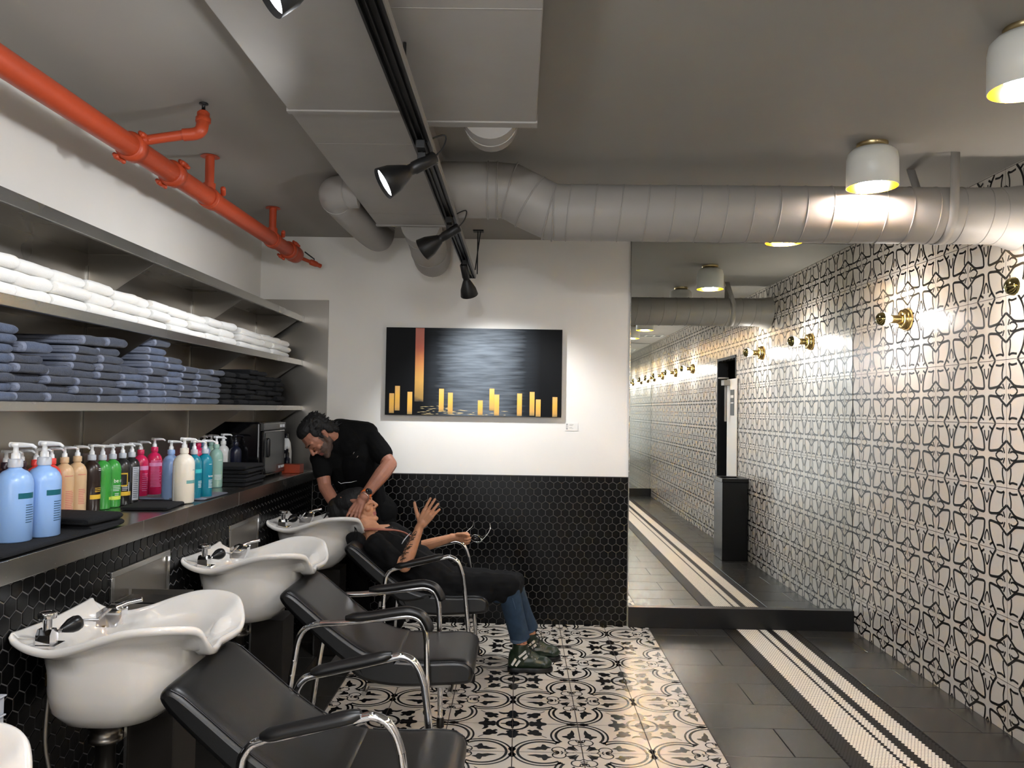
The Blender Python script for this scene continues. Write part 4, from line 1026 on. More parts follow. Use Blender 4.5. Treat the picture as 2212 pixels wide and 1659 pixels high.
    m = MB(); rr = [V((mx-.02, my-.005, mz)), V((mx-.015, my, mz+.045)), V((mx, my+.01, mz+.078)), V((mx+.035, my+.025, mz+.088))]
    mx, my, mz = -1.285, cy+.03, .795
    m.prism([(mx-.035, mz), (mx+.03, mz), (mx+.045, mz+.035), (mx+.045, mz+.055), (mx-.01, mz+.062), (mx-.035, mz+.045)], 'y', my-.02, my+.02)
    build('tap_body', m, 'chrome', t, bevel=.006, seg=3)
    m = MB(); m.tube([(mx+.02, my, mz+.058), (mx+.05, my+.01, mz+.072), (mx+.09, my+.02, mz+.080)], [.010, .007, .008], 10); build('tap_lever', m, 'chrome', t)
    m = MB(); m.tube([h1+dd*.0, V((mx-.03, my-.01, mz+.02))], .005, 10); build('hose_tube', m, 'chrome', t)
    # supply pipes and hose under the deck
    m = MB(); m.tube([(-1.375, cy-.135, .76), (-1.375, cy-.135, .68)], .010, 12); m.tube([(-1.375, cy-.135, .70), (-1.375, cy-.135, .665)], .014, 6)
    build('brass_supply', m, 'brass', t)
    m = MB(); m.tube([(-1.345, cy-.10, .76), (-1.345, cy-.10, .70)], .008, 12); m.tube([(-1.345, cy-.10, .72), (-1.345, cy-.10, .695)], .012, 6); build('brass_supply', m, 'brass', t)
    m = MB(); m.tube(catmull([(-1.375, cy-.135, .665), (-1.38, cy-.14, .5), (-1.36, cy-.13, .35), (-1.37, cy-.14, .2), (-1.41, cy-.14, .12)], 5), .007, 10); build('supply_hose', m, 'steel_dark', t)
    return t
BASY = (2.48, 3.625, 4.77)
for cy, lab in zip(BASY, ('white shampoo basin nearest the camera with empty black chair before it', 'middle white shampoo basin with chrome tap, before the second empty chair', 'farthest white shampoo basin, under the lying woman\'s head')):
    basin('b', cy, lab)
basin('b', 1.335, 'white shampoo basin cut off at the lower left corner of the picture')
for cy, lab in zip(BASY+(1.335,), ('dark metal pedestal below the nearest basin', 'dark metal pedestal below the middle basin', 'dark metal pedestal below the farthest basin', 'dark pedestal outside the picture at lower left')):
    t = thing('basin_pedestal', (-1.15, cy, 0), lab, 'pedestal')
    m = MB(); m.box((-1.216, cy+.02, .002), (-1.07, cy+.20, .515)); build('pedestal_box', m, 'pedestal_dark', t, bevel=.002)
    m = MB(); m.box((-1.221, cy+.012, .002), (-1.212, cy+.022, .515)); build('edge_strip', m, 'steel', t)

# ================================================================ chairs
def smooth_path(pts, sub=5): return catmull(pts, sub)
def cushion(prof, y0, y1, edge=.02, crown=.008):
    """closed XZ outline extruded in y with rounded, slightly crowned sides"""
    ys = []; n = 9; wd = y1-y0
    stations = [(0, .0), (.003, .45), (.010, .75), (.022, .95), (.045, 1.0)]
    st_ = [(y0+a, b) for a, b in stations] + [(y0+wd*k/6, 1.0) for k in range(1, 6)] + [(y1-a, b) for a, b in reversed(stations)]
    cx = sum(p[0] for p in prof)/len(prof); cz = sum(p[1] for p in prof)/len(prof); rings = []
    N = len(prof)
    nrm = []
    for i in range(N):
        a = V((prof[i-1][0], prof[i-1][1])); b = V((prof[(i+1) % N][0], prof[(i+1) % N][1])); d = b-a; nn = V((d.y, -d.x)).normalized(); nrm.append(nn)
    area = sum(prof[i][0]*prof[(i+1) % N][1]-prof[(i+1) % N][0]*prof[i][1] for i in range(N))
    sgn = -1 if area > 0 else 1
    for y, s in st_:
        u = abs((y-(y0+y1)/2)/(wd/2)); r = []
        for p, nn in zip(prof, nrm):
            off = (1-s)*edge*sgn
            r.append(V((p[0]+nn.x*off, y, p[1]+nn.y*off)))
        rings.append(r)
    return rings
SEAT_TOP = [(-.64, .480), (-.56, .466), (-.46, .462), (-.34, .458), (-.24, .463), (-.19, .458), (-.163, .440), (-.153, .415)]
SEAT_BOT = [(-.157, .385), (-.18, .362), (-.30, .352), (-.45, .345), (-.58, .36), (-.655, .395), (-.675, .44), (-.67, .485)]
BACK_TOP = [(-.47, .462), (-.53, .472), (-.60, .497), (-.66, .532), (-.74, .590), (-.82, .656), (-.895, .716), (-.93, .733)]
BACK_BOT = [(-.955, .725), (-.967, .70), (-.94, .66), (-.86, .585), (-.78, .515), (-.70, .45), (-.64, .415), (-.56, .42), (-.49, .44)]
def salon_chair(cy, style, label, dx=0, y0=None):
    t = thing('salon_chair', (-.45+dx, cy, 0), label, 'chair', None)
    hw = .225
    def shift(p): return [(a+dx, b) for a, b in p]
    pr = [(q.x, q.y) for q in catmull([V((a, b, 0)) for a, b in shift(SEAT_TOP+SEAT_BOT)], 3, True)]
    m = MB(); m.loft(cushion(pr, cy-hw, cy+hw), 0, True, True); seat = build('seat', m, 'black_vinyl', t)
    pr = [(q.x, q.y) for q in catmull([V((a, b, 0)) for a, b in shift(BACK_TOP+BACK_BOT)], 3, True)]
    m = MB(); m.loft(cushion(pr, cy-hw-.004, cy+hw+.004, .022), 0, True, True); back = build('backrest', m, 'black_vinyl', t)
    # piping on both upper edges
    for s in (-1, 1):
        m = MB(); m.tube([V((a+dx, cy+s*(hw-.002), b-.006)) for a, b in SEAT_TOP[2:]], .0025, 6); build('piping', m, 'black_plastic', seat)
        m = MB(); m.tube([V((a+dx, cy+s*(hw+.001), b-.006)) for a, b in BACK_TOP[2:]], .0025, 6); build('piping', m, 'black_plastic', back)
    for s, nm in ((-1, 'near'), (1, 'far')):
        y = cy + s*.255
        if style == 'A':
            arm = [(-.665, .612), (-.60, .626), (-.415, .672), (-.375, .679), (-.340, .665), (-.316, .632), (-.300, .585), (-.287, .50), (-.268, .33), (-.238, .02)]
            rear = [(-.665, .612), (-.695, .600), (-.716, .575), (-.726, .54), (-.733, .42), (-.755, .02)]
            pad = [(-.672, .616), (-.60, .634), (-.50, .657), (-.408, .680)]
        else:
            arm = [(-.80, .611), (-.69, .618), (-.48, .645), (-.43, .648), (-.395, .634), (-.374, .600), (-.365, .555), (-.362, .47), (-.358, .30), (-.350, .02)]
            rear = [(-.80, .611), (-.845, .600), (-.875, .575), (-.893, .53), (-.905, .45), (-.935, .25), (-.965, .02)]
            pad = [(-.695, .632), (-.60, .642), (-.48, .662), (-.43, .664), (-.385, .648), (-.358, .610), (-.352, .585)]
        def T3(pp): return [V((a+(dx if style == 'A' else 0), y, b)) for a, b in pp]
        r = .0125
        m = MB(); m.tube(smooth_path(T3(arm[:7])), r, 14); armo = build('arm_tube', m, 'chrome', t)
        m = MB(); m.tube(T3(arm[6:]), r, 14); lg = build('leg', m, 'chrome', t)
        e = T3(arm)[-1]; m = MB(); m.lathe([(.018, .0), (.018, .035), (.014, .045)], (e.x, e.y, 0.0015), 16); build('rubber_foot', m, 'black_plastic', lg)
        m = MB(); m.tube(smooth_path(T3(rear)), r, 14); lg = build('leg', m, 'chrome', t)
        e = T3(rear)[-1]; m = MB(); m.lathe([(.018, .0), (.018, .035), (.014, .045)], (e.x, e.y, 0.0015), 16); build('rubber_foot', m, 'black_plastic', lg)
        pd = catmull(T3(pad), 4); m = MB(); N = len(pd)
        rr = [.013]+[.0245]*(N-2)+[.015]; rr[1] = .022; rr[-2] = .0235
        pd = [pd[0]-(pd[1]-pd[0])*.1] + pd[1:]
        m.tube([q+V((0, 0, .004)) for q in pd], rr, 16, flat=.78, up=(0, 0, 1)); build('armrest_pad', m, 'black_vinyl', armo)
        for fr in (rear, arm):
            for zz in ((.46, .40) if fr is rear else (.30, .22)):
                pts = T3(fr)
                for a, b in zip(pts[:-1], pts[1:]):
                    if (a.z-zz)*(b.z-zz) <= 0:
                        q = a.lerp(b, (a.z-zz)/(a.z-b.z)); m = MB(); m.lathe([(.006, 0), (.005, .003), (0, .004)], q+V((0, s*.0115, 0)), 10, M=Matrix.Rotation(-s*pi/2, 3, 'X')); build('rivet', m, 'chrome', lg if fr is rear else armo); break
    # under frame
    m = MB(); m.tube([(-.25+dx, cy-.25, .335), (-.25+dx, cy+.25, .335)], .010, 10); m.tube([(-.60+dx, cy-.25, .33), (-.60+dx, cy+.25, .33)], .010, 10); m.box((-.60+dx, cy-.19, .338), (-.25+dx, cy-.17, .352)); m.box((-.60+dx, cy+.17, .338), (-.25+dx, cy+.19, .352))
    build('under_frame', m, 'steel_dark', t)
    m = MB(); m.box((-.76+dx, cy-.24, .395), (-.74+dx, cy+.24, .425)); m.tube([(-.75+dx, cy+.16, .41), (-.70+dx, cy+.16, .46)], .007, 8); build('back_hinge', m, 'steel_dark', t)
    return t
salon_chair(2.375, 'A', 'empty black salon chair nearest the camera, facing right')
salon_chair(3.505, 'B', 'empty black salon chair in the middle, pads curving over the front of its arms', dx=-.018)
salon_chair(4.635, 'A', 'black salon chair with the woman lying back in it')
# ================================================================ people
mat('skin_man', '9c6a55', .5, bump=.15, bscale=180, var=.08, vscale=30, sss=.08)
mat('skin_man_stubble', '55443b', .6, bump=.5, bscale=500, var=.25, vscale=150)
mat('skin_man_lips', '8a4f45', .4)
mat('skin_woman', 'c08a68', .5, bump=.25, bscale=160, var=.07, vscale=30, sss=.08)
mat('skin_woman_lips', 'a5605a', .4)
mat('tattoo_ink', '2c2a25', .5)
mat('hair_dark', '0b0908', .7, bump=.6, bscale=160, stretch=(1, 1, .3))
mat('shirt_black', '070707', .9, bump=.2, bscale=80, spec=.2)
mat('apron_black', '070708', .9, bump=.2, bscale=60, spec=.15)
mat('cape_black', '09090a', .8, bump=.15, bscale=50, spec=.25)
mat('collar_salmon', 'b0705c', .7)
mat('denim', '26394c', .9, bump=.5, bscale=400, var=.2, vscale=25)
mat('denim_hem', '4d6075', .9, bump=.6, bscale=300)
mat('boot_green', '1d2b1c', .3, bump=.1, bscale=60, coat=.2)
mat('boot_stripe', 'dcd8cc', .5)
mat('orange_strap', 'e8742a', .5)
mat('pants_black', '090909', .9, bump=.2, bscale=60, spec=.15)

def head_prims(mb, O, Fw, Up, s=1.0, fem=False):
    Fw = V(Fw).normalized(); Up = (V(Up)-Fw*V(Up).dot(Fw)).normalized(); Rt = Fw.cross(Up)
    def T(x, y, z): return V(O) + (Rt*x + Fw*y + Up*z)*s
    M = Matrix((Rt, Fw, Up)).transposed()
    def E(c, r): mb.ell(T(*c), tuple(q*s for q in r), M=M)
    def C(a, b, r1, r2=None): mb.cap(T(*a), T(*b), r1*s, (r1 if r2 is None else r2)*s)
    k = .93 if fem else 1.0
    E((0, -.012, .045), (.074*k, .094, .078)); E((0, .020, .015), (.067*k, .074, .07))
    E((0, .032, -.035), (.054*k, .056, .072)); E((0, .045, -.072), (.040*k, .042, .034))
    C((-.012, .074, -.098), (.012, .074, -.098), .0155)                      # chin
    for q in (1, -1):
        C((q*.055*k, .0, -.05), (q*.018, .066, -.095), .017, .015)            # jaw line
        C((q*.058*k, -.01, -.01), (q*.055*k, .0, -.05), .018)
        E((q*.036*k, .060, -.020), (.024, .018, .020))                       # cheek
        C((q*.012, .083, .031), (q*.046, .070, .031), .0115, .010)            # brow ridge
        E((q*.030, .0705, .009), (.0145, .0145, .0115))                        # closed lid over the eyeball
        C((q*.018, .0845, .003), (q*.042, .076, .004), .0032)                 # lash line
        E((q*.0115, .096, -.028), (.0085, .010, .008))                        # nostril wing
        C((q*.071*k, -.010, -.024), (q*.075*k, -.018, .012), .0058, .0085)     # ear
        C((q*.075*k, -.018, .014), (q*.081*k, -.030, .010), .0065, .005); C((q*.081*k, -.030, .010), (q*.075*k, -.022, -.016), .005, .005)
        E((q*.073*k, -.018, -.002), (.005, .011, .018))
    C((0, .082, .024), (0, .106, -.014), .0085, .0105); E((0, .108, -.020), (.0115, .012, .0105))   # nose
    C((0, .085, -.040), (0, .083, -.046), .010)
    C((-.019, .074, -.058), (0, .0865, -.0565), .0055, .0068); C((0, .0865, -.0565), (.019, .074, -.058), .0068, .0055)   # upper lip
    C((-.015, .074, -.067), (0, .0845, -.068), .0055, .0072); C((0, .0845, -.068), (.015, .074, -.067), .0072, .0055)
    return T, M
def local(O, Fw, Up, p, s=1.0):
    Fw = V(Fw).normalized(); Up = (V(Up)-Fw*V(Up).dot(Fw)).normalized(); Rt = Fw.cross(Up); d = (p-V(O))/s
    return V((d.dot(Rt), d.dot(Fw), d.dot(Up)))
def hand_prims(mb, W_, Fd, Bk, side, curls, thumb=(.5, .3), s=1.0, spread=.12, tilt=0):
    """W_ wrist, Fd finger direction, Bk back-of-hand normal, side=+1 if thumb on Fd x Bk"""
    Fd = V(Fd).normalized(); Bk = (V(Bk)-Fd*V(Bk).dot(Fd)).normalized(); S = Fd.cross(Bk)*side; W_ = V(W_)
    mb.cap(W_-Fd*.02*s, W_+Fd*.02*s, .023*s, .024*s)
    offs = (.029, .010, -.010, -.028); lens = (.070, .078, .072, .056)
    for i in range(4):
        k = W_ + Fd*(.088-.004*abs(i-1))*s + S*offs[i]*s
        mb.cap(W_+Fd*.015*s+S*offs[i]*.55*s, k, .0135*s, .0115*s)
        if i < 3: mb.cap(W_+Fd*.03*s+S*(offs[i]-.009)*s, k-S*.009*s-Fd*.012*s, .0125*s, .010*s)
        d = (Fd + S*spread*(1.5-i)*.7).normalized(); p = k; L_ = lens[i]*s; ang = 0; r = .0088*s
        ax = d.cross(Bk).normalized()
        cu = curls[i] if isinstance(curls[i], (tuple, list)) else (curls[i],)*3
        for j, f in enumerate((.45, .30, .25)):
            ang += cu[j]
            dj = Matrix.Rotation(-ang, 3, ax) @ d
            q = p + dj*L_*f; mb.cap(p, q, r, r*.93, n=12); p = q; r *= .93
    # thumb leaves the side of the palm
    b = W_ + Fd*.022*s + S*.020*s - Bk*.006*s
    a1 = (Fd*(1-thumb[0]) + S*thumb[0]*1.4 - Bk*thumb[1]*.6).normalized(); m1 = b + a1*.045*s
    mb.cap(b, m1, .0155*s, .0115*s)
    a2 = (a1*.8 + Fd*.5*(1-thumb[0]) - Bk*thumb[1]*.5).normalized(); m2 = m1 + a2*.032*s; mb.cap(m1, m2, .0108*s, .0098*s)
    a3 = (a2 + Fd*.15 - Bk*thumb[1]*.3).normalized(); mb.cap(m2, m2+a3*.024*s, .0098*s, .0078*s)

# ---------------------------------------------------------------- the man
man = thing('person', (-.95, 5.28, 0), 'man in black t-shirt and apron bending over the farthest basin, orange watch strap', 'person')
HO = at(690, 944, 4.98); HF = V((-.38, -.38, -.84)); HU = V((-.76, -.36, .52))
S_L = at(802, 950, 5.13); S_R = at(692, 990, 5.06); NB = at(733, 950, 5.08)
E_L = at(842, 1003, 5.03); W_L = at(786, 1074, 4.69)
E_R = at(702, 1052, 4.98); W_R = at(738, 1112, 4.84)
CH = at(755, 985, 5.14); WA = at(785, 1055, 5.24); HP = at(797, 1105, 5.30)
bm_ = MB()
TM, MM = head_prims(bm_, HO, HF, HU, 1.05)
bm_.cap(TM(0, -.035, -.03), NB, .054, .056); bm_.cap(NB, CH, .06, .11)
bm_.cap(S_L, S_R, .058, .058); bm_.cap(NB, S_L, .05, .055); bm_.cap(NB, S_R, .05, .055)
bm_.cap(CH+V((.05, 0, .0)), WA, .125, .115); bm_.cap(CH-V((.06, 0, .02)), WA-V((.05, 0, 0)), .11, .10); bm_.cap(WA, HP, .125, .135)
bm_.cap(S_L, E_L, .060, .046); bm_.cap(E_L, E_L.lerp(W_L, .3), .046, .050); bm_.cap(E_L.lerp(W_L, .3), W_L, .050, .030)
bm_.cap(S_R, E_R, .052, .040); bm_.cap(E_R, E_R.lerp(W_R, .4), .041, .039); bm_.cap(E_R.lerp(W_R, .4), W_R, .039, .027)
hand_prims(bm_, W_L+V((-.012, 0, -.012)), at(764, 1114, 4.615)-W_L, V((-.25, -.95, .10)), 1, [(.25, .55, .5), (.30, .55, .5), (.35, .6, .5), (.4, .6, .5)], thumb=(1.0, -.05), s=1.05, spread=.16)
hand_prims(bm_, W_R, at(765, 1140, 4.80)-W_R, V((-.3, -.6, -.6)), -1, [(.2, .3, .2)]*4, thumb=(.6, .3))
FL = V((-.80, 5.22, .0)); FR = V((-1.04, 5.30, .0))
for q, ft in ((V((.08, 0, -.03)), FL), (V((-.08, .0, -.03)), FR)):
    hp = HP+q; kn = V((ft.x*.6+hp.x*.4, hp.y-.06, .47)); bm_.cap(hp, kn, .088, .060); bm_.cap(kn, V((ft.x, ft.y+.02, .10)), .058, .042); bm_.cap(V((ft.x, ft.y+.03, .055)), V((ft.x-.03, ft.y-.13, .045)), .036, .030)
def paint_man(p):
    q = local(HO, HF, HU, p)
    if q.length > .17: return 0
    if -.024 < q.x < .024 and q.y > .078 and -.074 < q.z < -.052: return 2
    n = noise.noise(p*90)*.008
    if q.z < -.030+n and q.y > -.02 and (q.z < -.048+n or abs(q.x) > .034) and q.z > -.125 and not (q.y > .09 and q.z > -.04): return 1
    if abs(q.x) > .052 and -.05 < q.z < .02 and -.005 < q.y < .028: return 1
    return 0
remeshed('body', bm_, .0036, ['skin_man', 'skin_man_stubble', 'skin_man_lips'], man, 3, paint_man)
# hair
hm = MB()
def hE(c, r): hm.ell(TM(*c), r, M=MM)
hE((0, -.034, .062), (.084, .098, .080)); hE((0, .005, .094), (.070, .070, .050)); hE((0, -.075, .01), (.066, .045, .072)); hE((0, -.085, -.045), (.052, .034, .045))
for q in (1, -1): hE((q*.062, -.005, .045), (.018, .040, .040)); hE((q*.068, .006, .012), (.009, .012, .026)); hE((q*.058, -.06, .0), (.022, .03, .05))
rr = random.Random(5)
for k in range(150):
    a = rr.uniform(0, 2*pi); e = rr.uniform(-.75, 1.2); c = V((cos(a)*cos(e)*.072, -.03+sin(a)*cos(e)*.088, .05+sin(e)*.075))
    if c.y > .03 and c.z < .075: continue
    if abs(c.x) > .05 and c.z < .015 and c.y > -.05: continue
    n_ = V((c.x*1.1, (c.y+.03), c.z-.05)).normalized(); dn = (n_*.8 + V((rr.uniform(-.3, .3), -.75, -.2 if c.y < -.04 else .25))).normalized()
    L_ = rr.uniform(.016, .028); hm.cap(TM(*c), TM(*(c+dn*L_)), .010, .0035, n=8)
for k in range(34):
    c = V((rr.uniform(-.05, .05), -.10+rr.uniform(-.01, .02), rr.uniform(-.075, .02))); dn = V((rr.uniform(-.4, .4), -.8, rr.uniform(-.8, .1))).normalized()
    hm.cap(TM(*c), TM(*(c+dn*rr.uniform(.02, .045))), .006, .0018, n=8)
remeshed('hair', hm, .0032, ['hair_dark'], man, 3)
for q in (1, -1):
    m = MB(); m.tube([TM(q*.012, .0935, .028), TM(q*.03, .090, .034), TM(q*.048, .076, .030)], [.003, .0042, .002], 8, flat=.8); build('eyebrow', m, 'hair_dark', man)
    m = MB(); m.tube([TM(q*.016, .0885, .0025), TM(q*.030, .0895, -.0005), TM(q*.043, .080, .003)], .0011, 6); build('eyelashes', m, 'hair_dark', man)
# t-shirt
sm_ = MB(); g = .011
sm_.cap(NB-V((0, 0, .03)), CH, .076+g, .11+g); sm_.cap(S_L, S_R, .058+g, .058+g); sm_.cap(NB-V((0, 0, .02)), S_L, .05+g, .056+g); sm_.cap(NB-V((0, 0, .03)), S_R, .046+g, .055+g)
sm_.cap(CH+V((.05, 0, 0)), WA, .125+g, .115+g); sm_.cap(CH-V((.06, 0, .02)), WA-V((.05, 0, 0)), .11+g, .10+g); sm_.cap(WA, HP, .125+g, .13+g)
sl = E_L-S_L; SE = S_L + sl*.62
sm_.cap(S_L, SE, .072, .068); sm_.cap(S_R, S_R+(E_R-S_R)*.50, .064, .060)
# upper back hump
sm_.cap(at(734, 930, 5.12), at(790, 940, 5.16), .078, .088); sm_.cap(at(734, 928, 5.10), at(755, 960, 5.08), .068, .10)
remeshed('t_shirt', sm_, .005, ['shirt_black'], man, 5, disp=lambda p, n: noise.noise(p*14)*.005+noise.noise(p*34)*.0015)
# apron over the chest and its pocket tools
am = MB()
am.cap(CH+V((.05, -.022, -.05)), WA+V((0, -.022, 0)), .118, .118); am.cap(WA+V((0, -.02, 0)), HP+V((.0, -.02, -.05)), .128, .145); am.cap(HP+V((0, -.02, -.05)), HP+V((.01, -.02, -.30)), .145, .15)
am.cap(HP+V((.08, 0, -.05)), HP+V((.10, 0, -.32)), .09, .10); am.cap(HP+V((-.08, 0, -.05)), HP+V((-.10, 0, -.32)), .09, .10)
remeshed('apron', am, .006, ['apron_black'], man, 5, disp=lambda p, n: noise.noise(V((p.x*16, p.y*16, p.z*5)))*.009)
for i, (a, b) in enumerate(((763, 980), (771, 988))):
    m = MB(); c = at(a, b, 4.96); m.cap(c, c+V((.006, -.002, .008)), .0028); build('apron_snap', m, 'chrome', man)
m = MB(); pts = [at(a, b, 5.0) for a, b in ((732, 1040), (738, 1044), (748, 1042), (760, 1041), (772, 1038))]; m.tube([p+V((0, -.02, 0)) for p in pts], [.0015, .003, .003, .003, .001], 8, flat=.5); build('apron_lettering', m, 'label_white', man)
# trousers and shoes
tm_ = MB()
for q, ft in ((V((.08, 0, -.03)), FL), (V((-.08, .0, -.03)), FR)):
    hp = HP+q; kn = V((ft.x*.6+hp.x*.4, hp.y-.06, .47)); tm_.cap(hp, kn, .105, .078); tm_.cap(kn, V((ft.x, ft.y+.02, .10)), .076, .066)
tm_.cap(HP+V((-.06, 0, .0)), HP+V((.06, 0, 0)), .13)
remeshed('trousers', tm_, .006, ['pants_black'], man, 5, disp=lambda p, n: noise.noise(p*12)*.006)
for ft in (FL, FR):
    m = MB(); m.cap(V((ft.x, ft.y+.04, .055)), V((ft.x-.03, ft.y-.15, .042)), .048, .040); m.box((ft.x-.06, ft.y-.17, .002), (ft.x+.045, ft.y+.08, .02)); 
    remeshed('shoe', m, .005, ['black_plastic'], man, 3)
# watch and bracelet
ax = (W_L-E_L).normalized(); wc = W_L - ax*.030; u = ax.orthogonal().normalized(); v_ = ax.cross(u)
m = MB(); m.tube([wc+(u*cos(k*pi/14)+v_*sin(k*pi/14))*.0315 for k in range(28)], .0085, 8, closed=True, flat=.35, up=ax)
m = MB(); rings = []
for k in range(29):
    d = u*cos(k*pi/14)+v_*sin(k*pi/14); rings.append([wc+d*.0295-ax*.011, wc+d*.0325-ax*.011, wc+d*.0325+ax*.011, wc+d*.0295+ax*.011])
m.loft(rings, 0, False, False); wt = build('watch_strap', m, 'orange_strap', man)
fd = V((.30, -.93, .20)); fd = (fd-ax*fd.dot(ax)).normalized(); m = MB(); m.lathe([(.021, 0), (.022, .004), (.020, .009), (.018, .010), (0, .0103)], wc+fd*.029, 28, M=fd.to_track_quat('Z', 'Y').to_matrix()); build('watch_face', m, 'gloss_black', wt)
m = MB(); bc = W_L+ax*.012; tx = (ax+fd*.3).normalized(); uu = tx.orthogonal().normalized(); vv = tx.cross(uu)
m.tube([bc+(uu*cos(k*pi/14)+vv*sin(k*pi/14))*.034 for k in range(28)], .0018, 8, closed=True); build('bracelet', m, 'chrome', man)

# ---------------------------------------------------------------- the woman
wom = thing('person', (-.45, 4.64, .45), 'person in a black cape lying back in the farthest chair, tattooed forearm raised', 'person')
wo = at(776, 1097, 4.76); wf = V((.93, -.08, .35)); wu = V((-.36, 0, .93))
nb = at(802, 1150, 4.72); ch = at(835, 1178, 4.68); be = at(905, 1225, 4.65); hp = at(960, 1268, 4.64)
SR = at(812, 1180, 4.52); SL = at(850, 1150, 4.84)
ER = at(874, 1222, 4.40); WR = at(908, 1136, 4.42)
EL_ = at(905, 1182, 4.90); WL_ = at(982, 1160, 4.86)
KR = at(1096, 1268, 4.54); KL = at(1108, 1262, 4.74)
AR = V((.035, 4.58, .13)); AL = V((.09, 4.79, .13))
bw = MB(); TW, MW = head_prims(bw, wo, wf, wu, .97, True)
bw.cap(TW(0, -.03, -.03), nb, .050, .052); bw.cap(TW(0, .02, -.085), nb+V((.02, 0, .02)), .030, .038)
bw.cap(nb, ch, .06, .09); bw.cap(SR, SL, .052, .052); bw.cap(nb, SR, .045, .05); bw.cap(nb, SL, .045, .05)
for q in (-.06, .06): bw.cap(ch+V((0, q, 0)), be+V((0, q, 0)), .085, .090); bw.cap(be+V((0, q, 0)), hp+V((0, q, 0)), .09, .095)
bw.cap(SR, ER, .046, .036); bw.cap(ER, ER.lerp(WR, .35), .037, .036); bw.cap(ER.lerp(WR, .35), WR, .036, .0225)
bw.cap(SL, EL_, .046, .036); bw.cap(EL_, EL_.lerp(WL_, .35), .036, .034); bw.cap(EL_.lerp(WL_, .35), WL_, .034, .0225)
# raised open hand
hand_prims(bw, WR, at(940, 1086, 4.40)-WR, V((-.25, -.95, .1)), -1, [(.10, .12, .08), (.02, .12, .10), (.08, .16, .10), (.15, .2, .1)], thumb=(.55, -.1), s=1.03, spread=.15)
# fist round the glasses
hand_prims(bw, WL_, V((.97, -.12, .0)), V((.0, .93, .30)), 1, [(.9, 1.35, .9), (.9, 1.35, .9), (.85, 1.3, .9), (.8, 1.3, .9)], thumb=(.25, .75), s=.93, spread=.02)
for q, kn, an in ((-.07, KR, AR), (.07, KL, AL)):
    bw.cap(hp+V((0, q, -.01)), kn+V((0, 0, -.01)), .075, .050); bw.cap(kn, kn.lerp(an, .4), .056, .054); bw.cap(kn.lerp(an, .4), an, .054, .034)
    bw.cap(an+V((-.02, 0, -.06)), an+V((.13, 0, -.085)), .034, .028)
fa = (WR-ER).normalized()
def paint_wom(p):
    d = p-ER; t = d.dot(fa)
    L_ = (WR-ER).length
    if -.03 < t < L_*.86 and (d-fa*t).length < .06:
        o = d-fa*t; side_ = o.dot(V((-.75, -.66, 0)).normalized())
        if side_ > .006 and t < L_*.80:
            n = noise.noise(p*55)+.5*noise.noise(p*120+V((3, 3, 3))); n2 = abs(noise.noise(p*38+V((9, 1, 4))))
            pass
    d2 = p-AR
    if d2.length < .075 and p.z < .17 and p.z > .10:
        n2 = abs(noise.noise(p*60))
        if n2 < .05: return 2
    q = local(wo, wf, wu, p, .97)
    if abs(q.x) < .022 and q.y > .078 and -.074 < q.z < -.053: return 1
    return 0
remeshed('body', bw, .0034, ['skin_woman', 'skin_woman_lips', 'tattoo_ink'], wom, 3, paint_wom)
# vine tattoo winding down the raised forearm
ta = MB(); u0 = fa.cross(V((0, -1, 0))).normalized(); v0 = u0.cross(fa).normalized()
if v0.y > 0: v0 = -v0
def on_arm(t, a):
    L_ = (WR-ER).length; r = .0365 if t < .35 else .0365+(t-.35)/.65*(.0225-.0365)
    return ER + fa*L_*t + (v0*cos(a)+u0*sin(a))*(r-.0002)
sg = 1 if (on_arm(.5, 1.0)-on_arm(.5, 0)).x < 0 else -1
def vine(pts, r=.0011):
    q = catmull([V((t, a, 0)) for t, a in pts], 6); ta.tube([on_arm(p.x, sg*p.y) for p in q], r, 6)
vine([(.10, .9), (.18, .6), (.26, 1.0), (.34, .7), (.42, 1.1), (.52, .8), (.60, 1.1), (.68, .9), (.78, .75), (.84, .5), (.86, .3), (.83, .15), (.79, .3), (.80, .5)], .0014)
rt_ = random.Random(11)
for k in range(26):
    t = .08+k*.027; a = .85+rt_.uniform(-.35, .35); d = rt_.choice((-1, 1)); l = rt_.uniform(.03, .055)
    vine([(t, a), (t+l*.5, a+d*.35), (t+l, a+d*.55), (t+l*.45, a+d*.15), (t, a)], .0011)
    if k % 3 == 0: vine([(t, a), (t+.02, a-d*.3), (t+.035, a-d*.2), (t+.028, a-d*.08)], .0012)
build('forearm_tattoo', ta, 'tattoo_ink', wom)
hw_ = MB()
def wE(c, r): hw_.ell(TW(*c), r, M=MW)
wE((0, -.035, .055), (.080, .094, .080)); wE((0, -.07, .06), (.075, .07, .07)); wE((0, -.08, .0), (.072, .065, .085)); wE((0, -.13, .02), (.07, .07, .09)); wE((0, .0, .088), (.062, .068, .042))
for k in range(60):
    c = V((rr.uniform(-.07, .07), -.12+rr.uniform(-.07, .03), rr.uniform(-.08, .07))); hw_.cap(TW(*c), TW(*(c+V((rr.uniform(-.01, .01), -.03, -.02)))), .008, .003, n=8)
remeshed('hair', hw_, .004, ['hair_dark'], wom, 2)
for q in (1, -1):
    m = MB(); m.tube([TW(q*.013, .0925, .027), TW(q*.03, .089, .033), TW(q*.046, .075, .029)], [.0018, .0022, .001], 8); build('eyebrow', m, 'hair_dark', wom)
    m = MB(); m.tube([TW(q*.016, .0875, .0025), TW(q*.030, .0885, -.0005), TW(q*.042, .079, .003)], .0010, 6); build('eyelashes', m, 'hair_dark', wom)
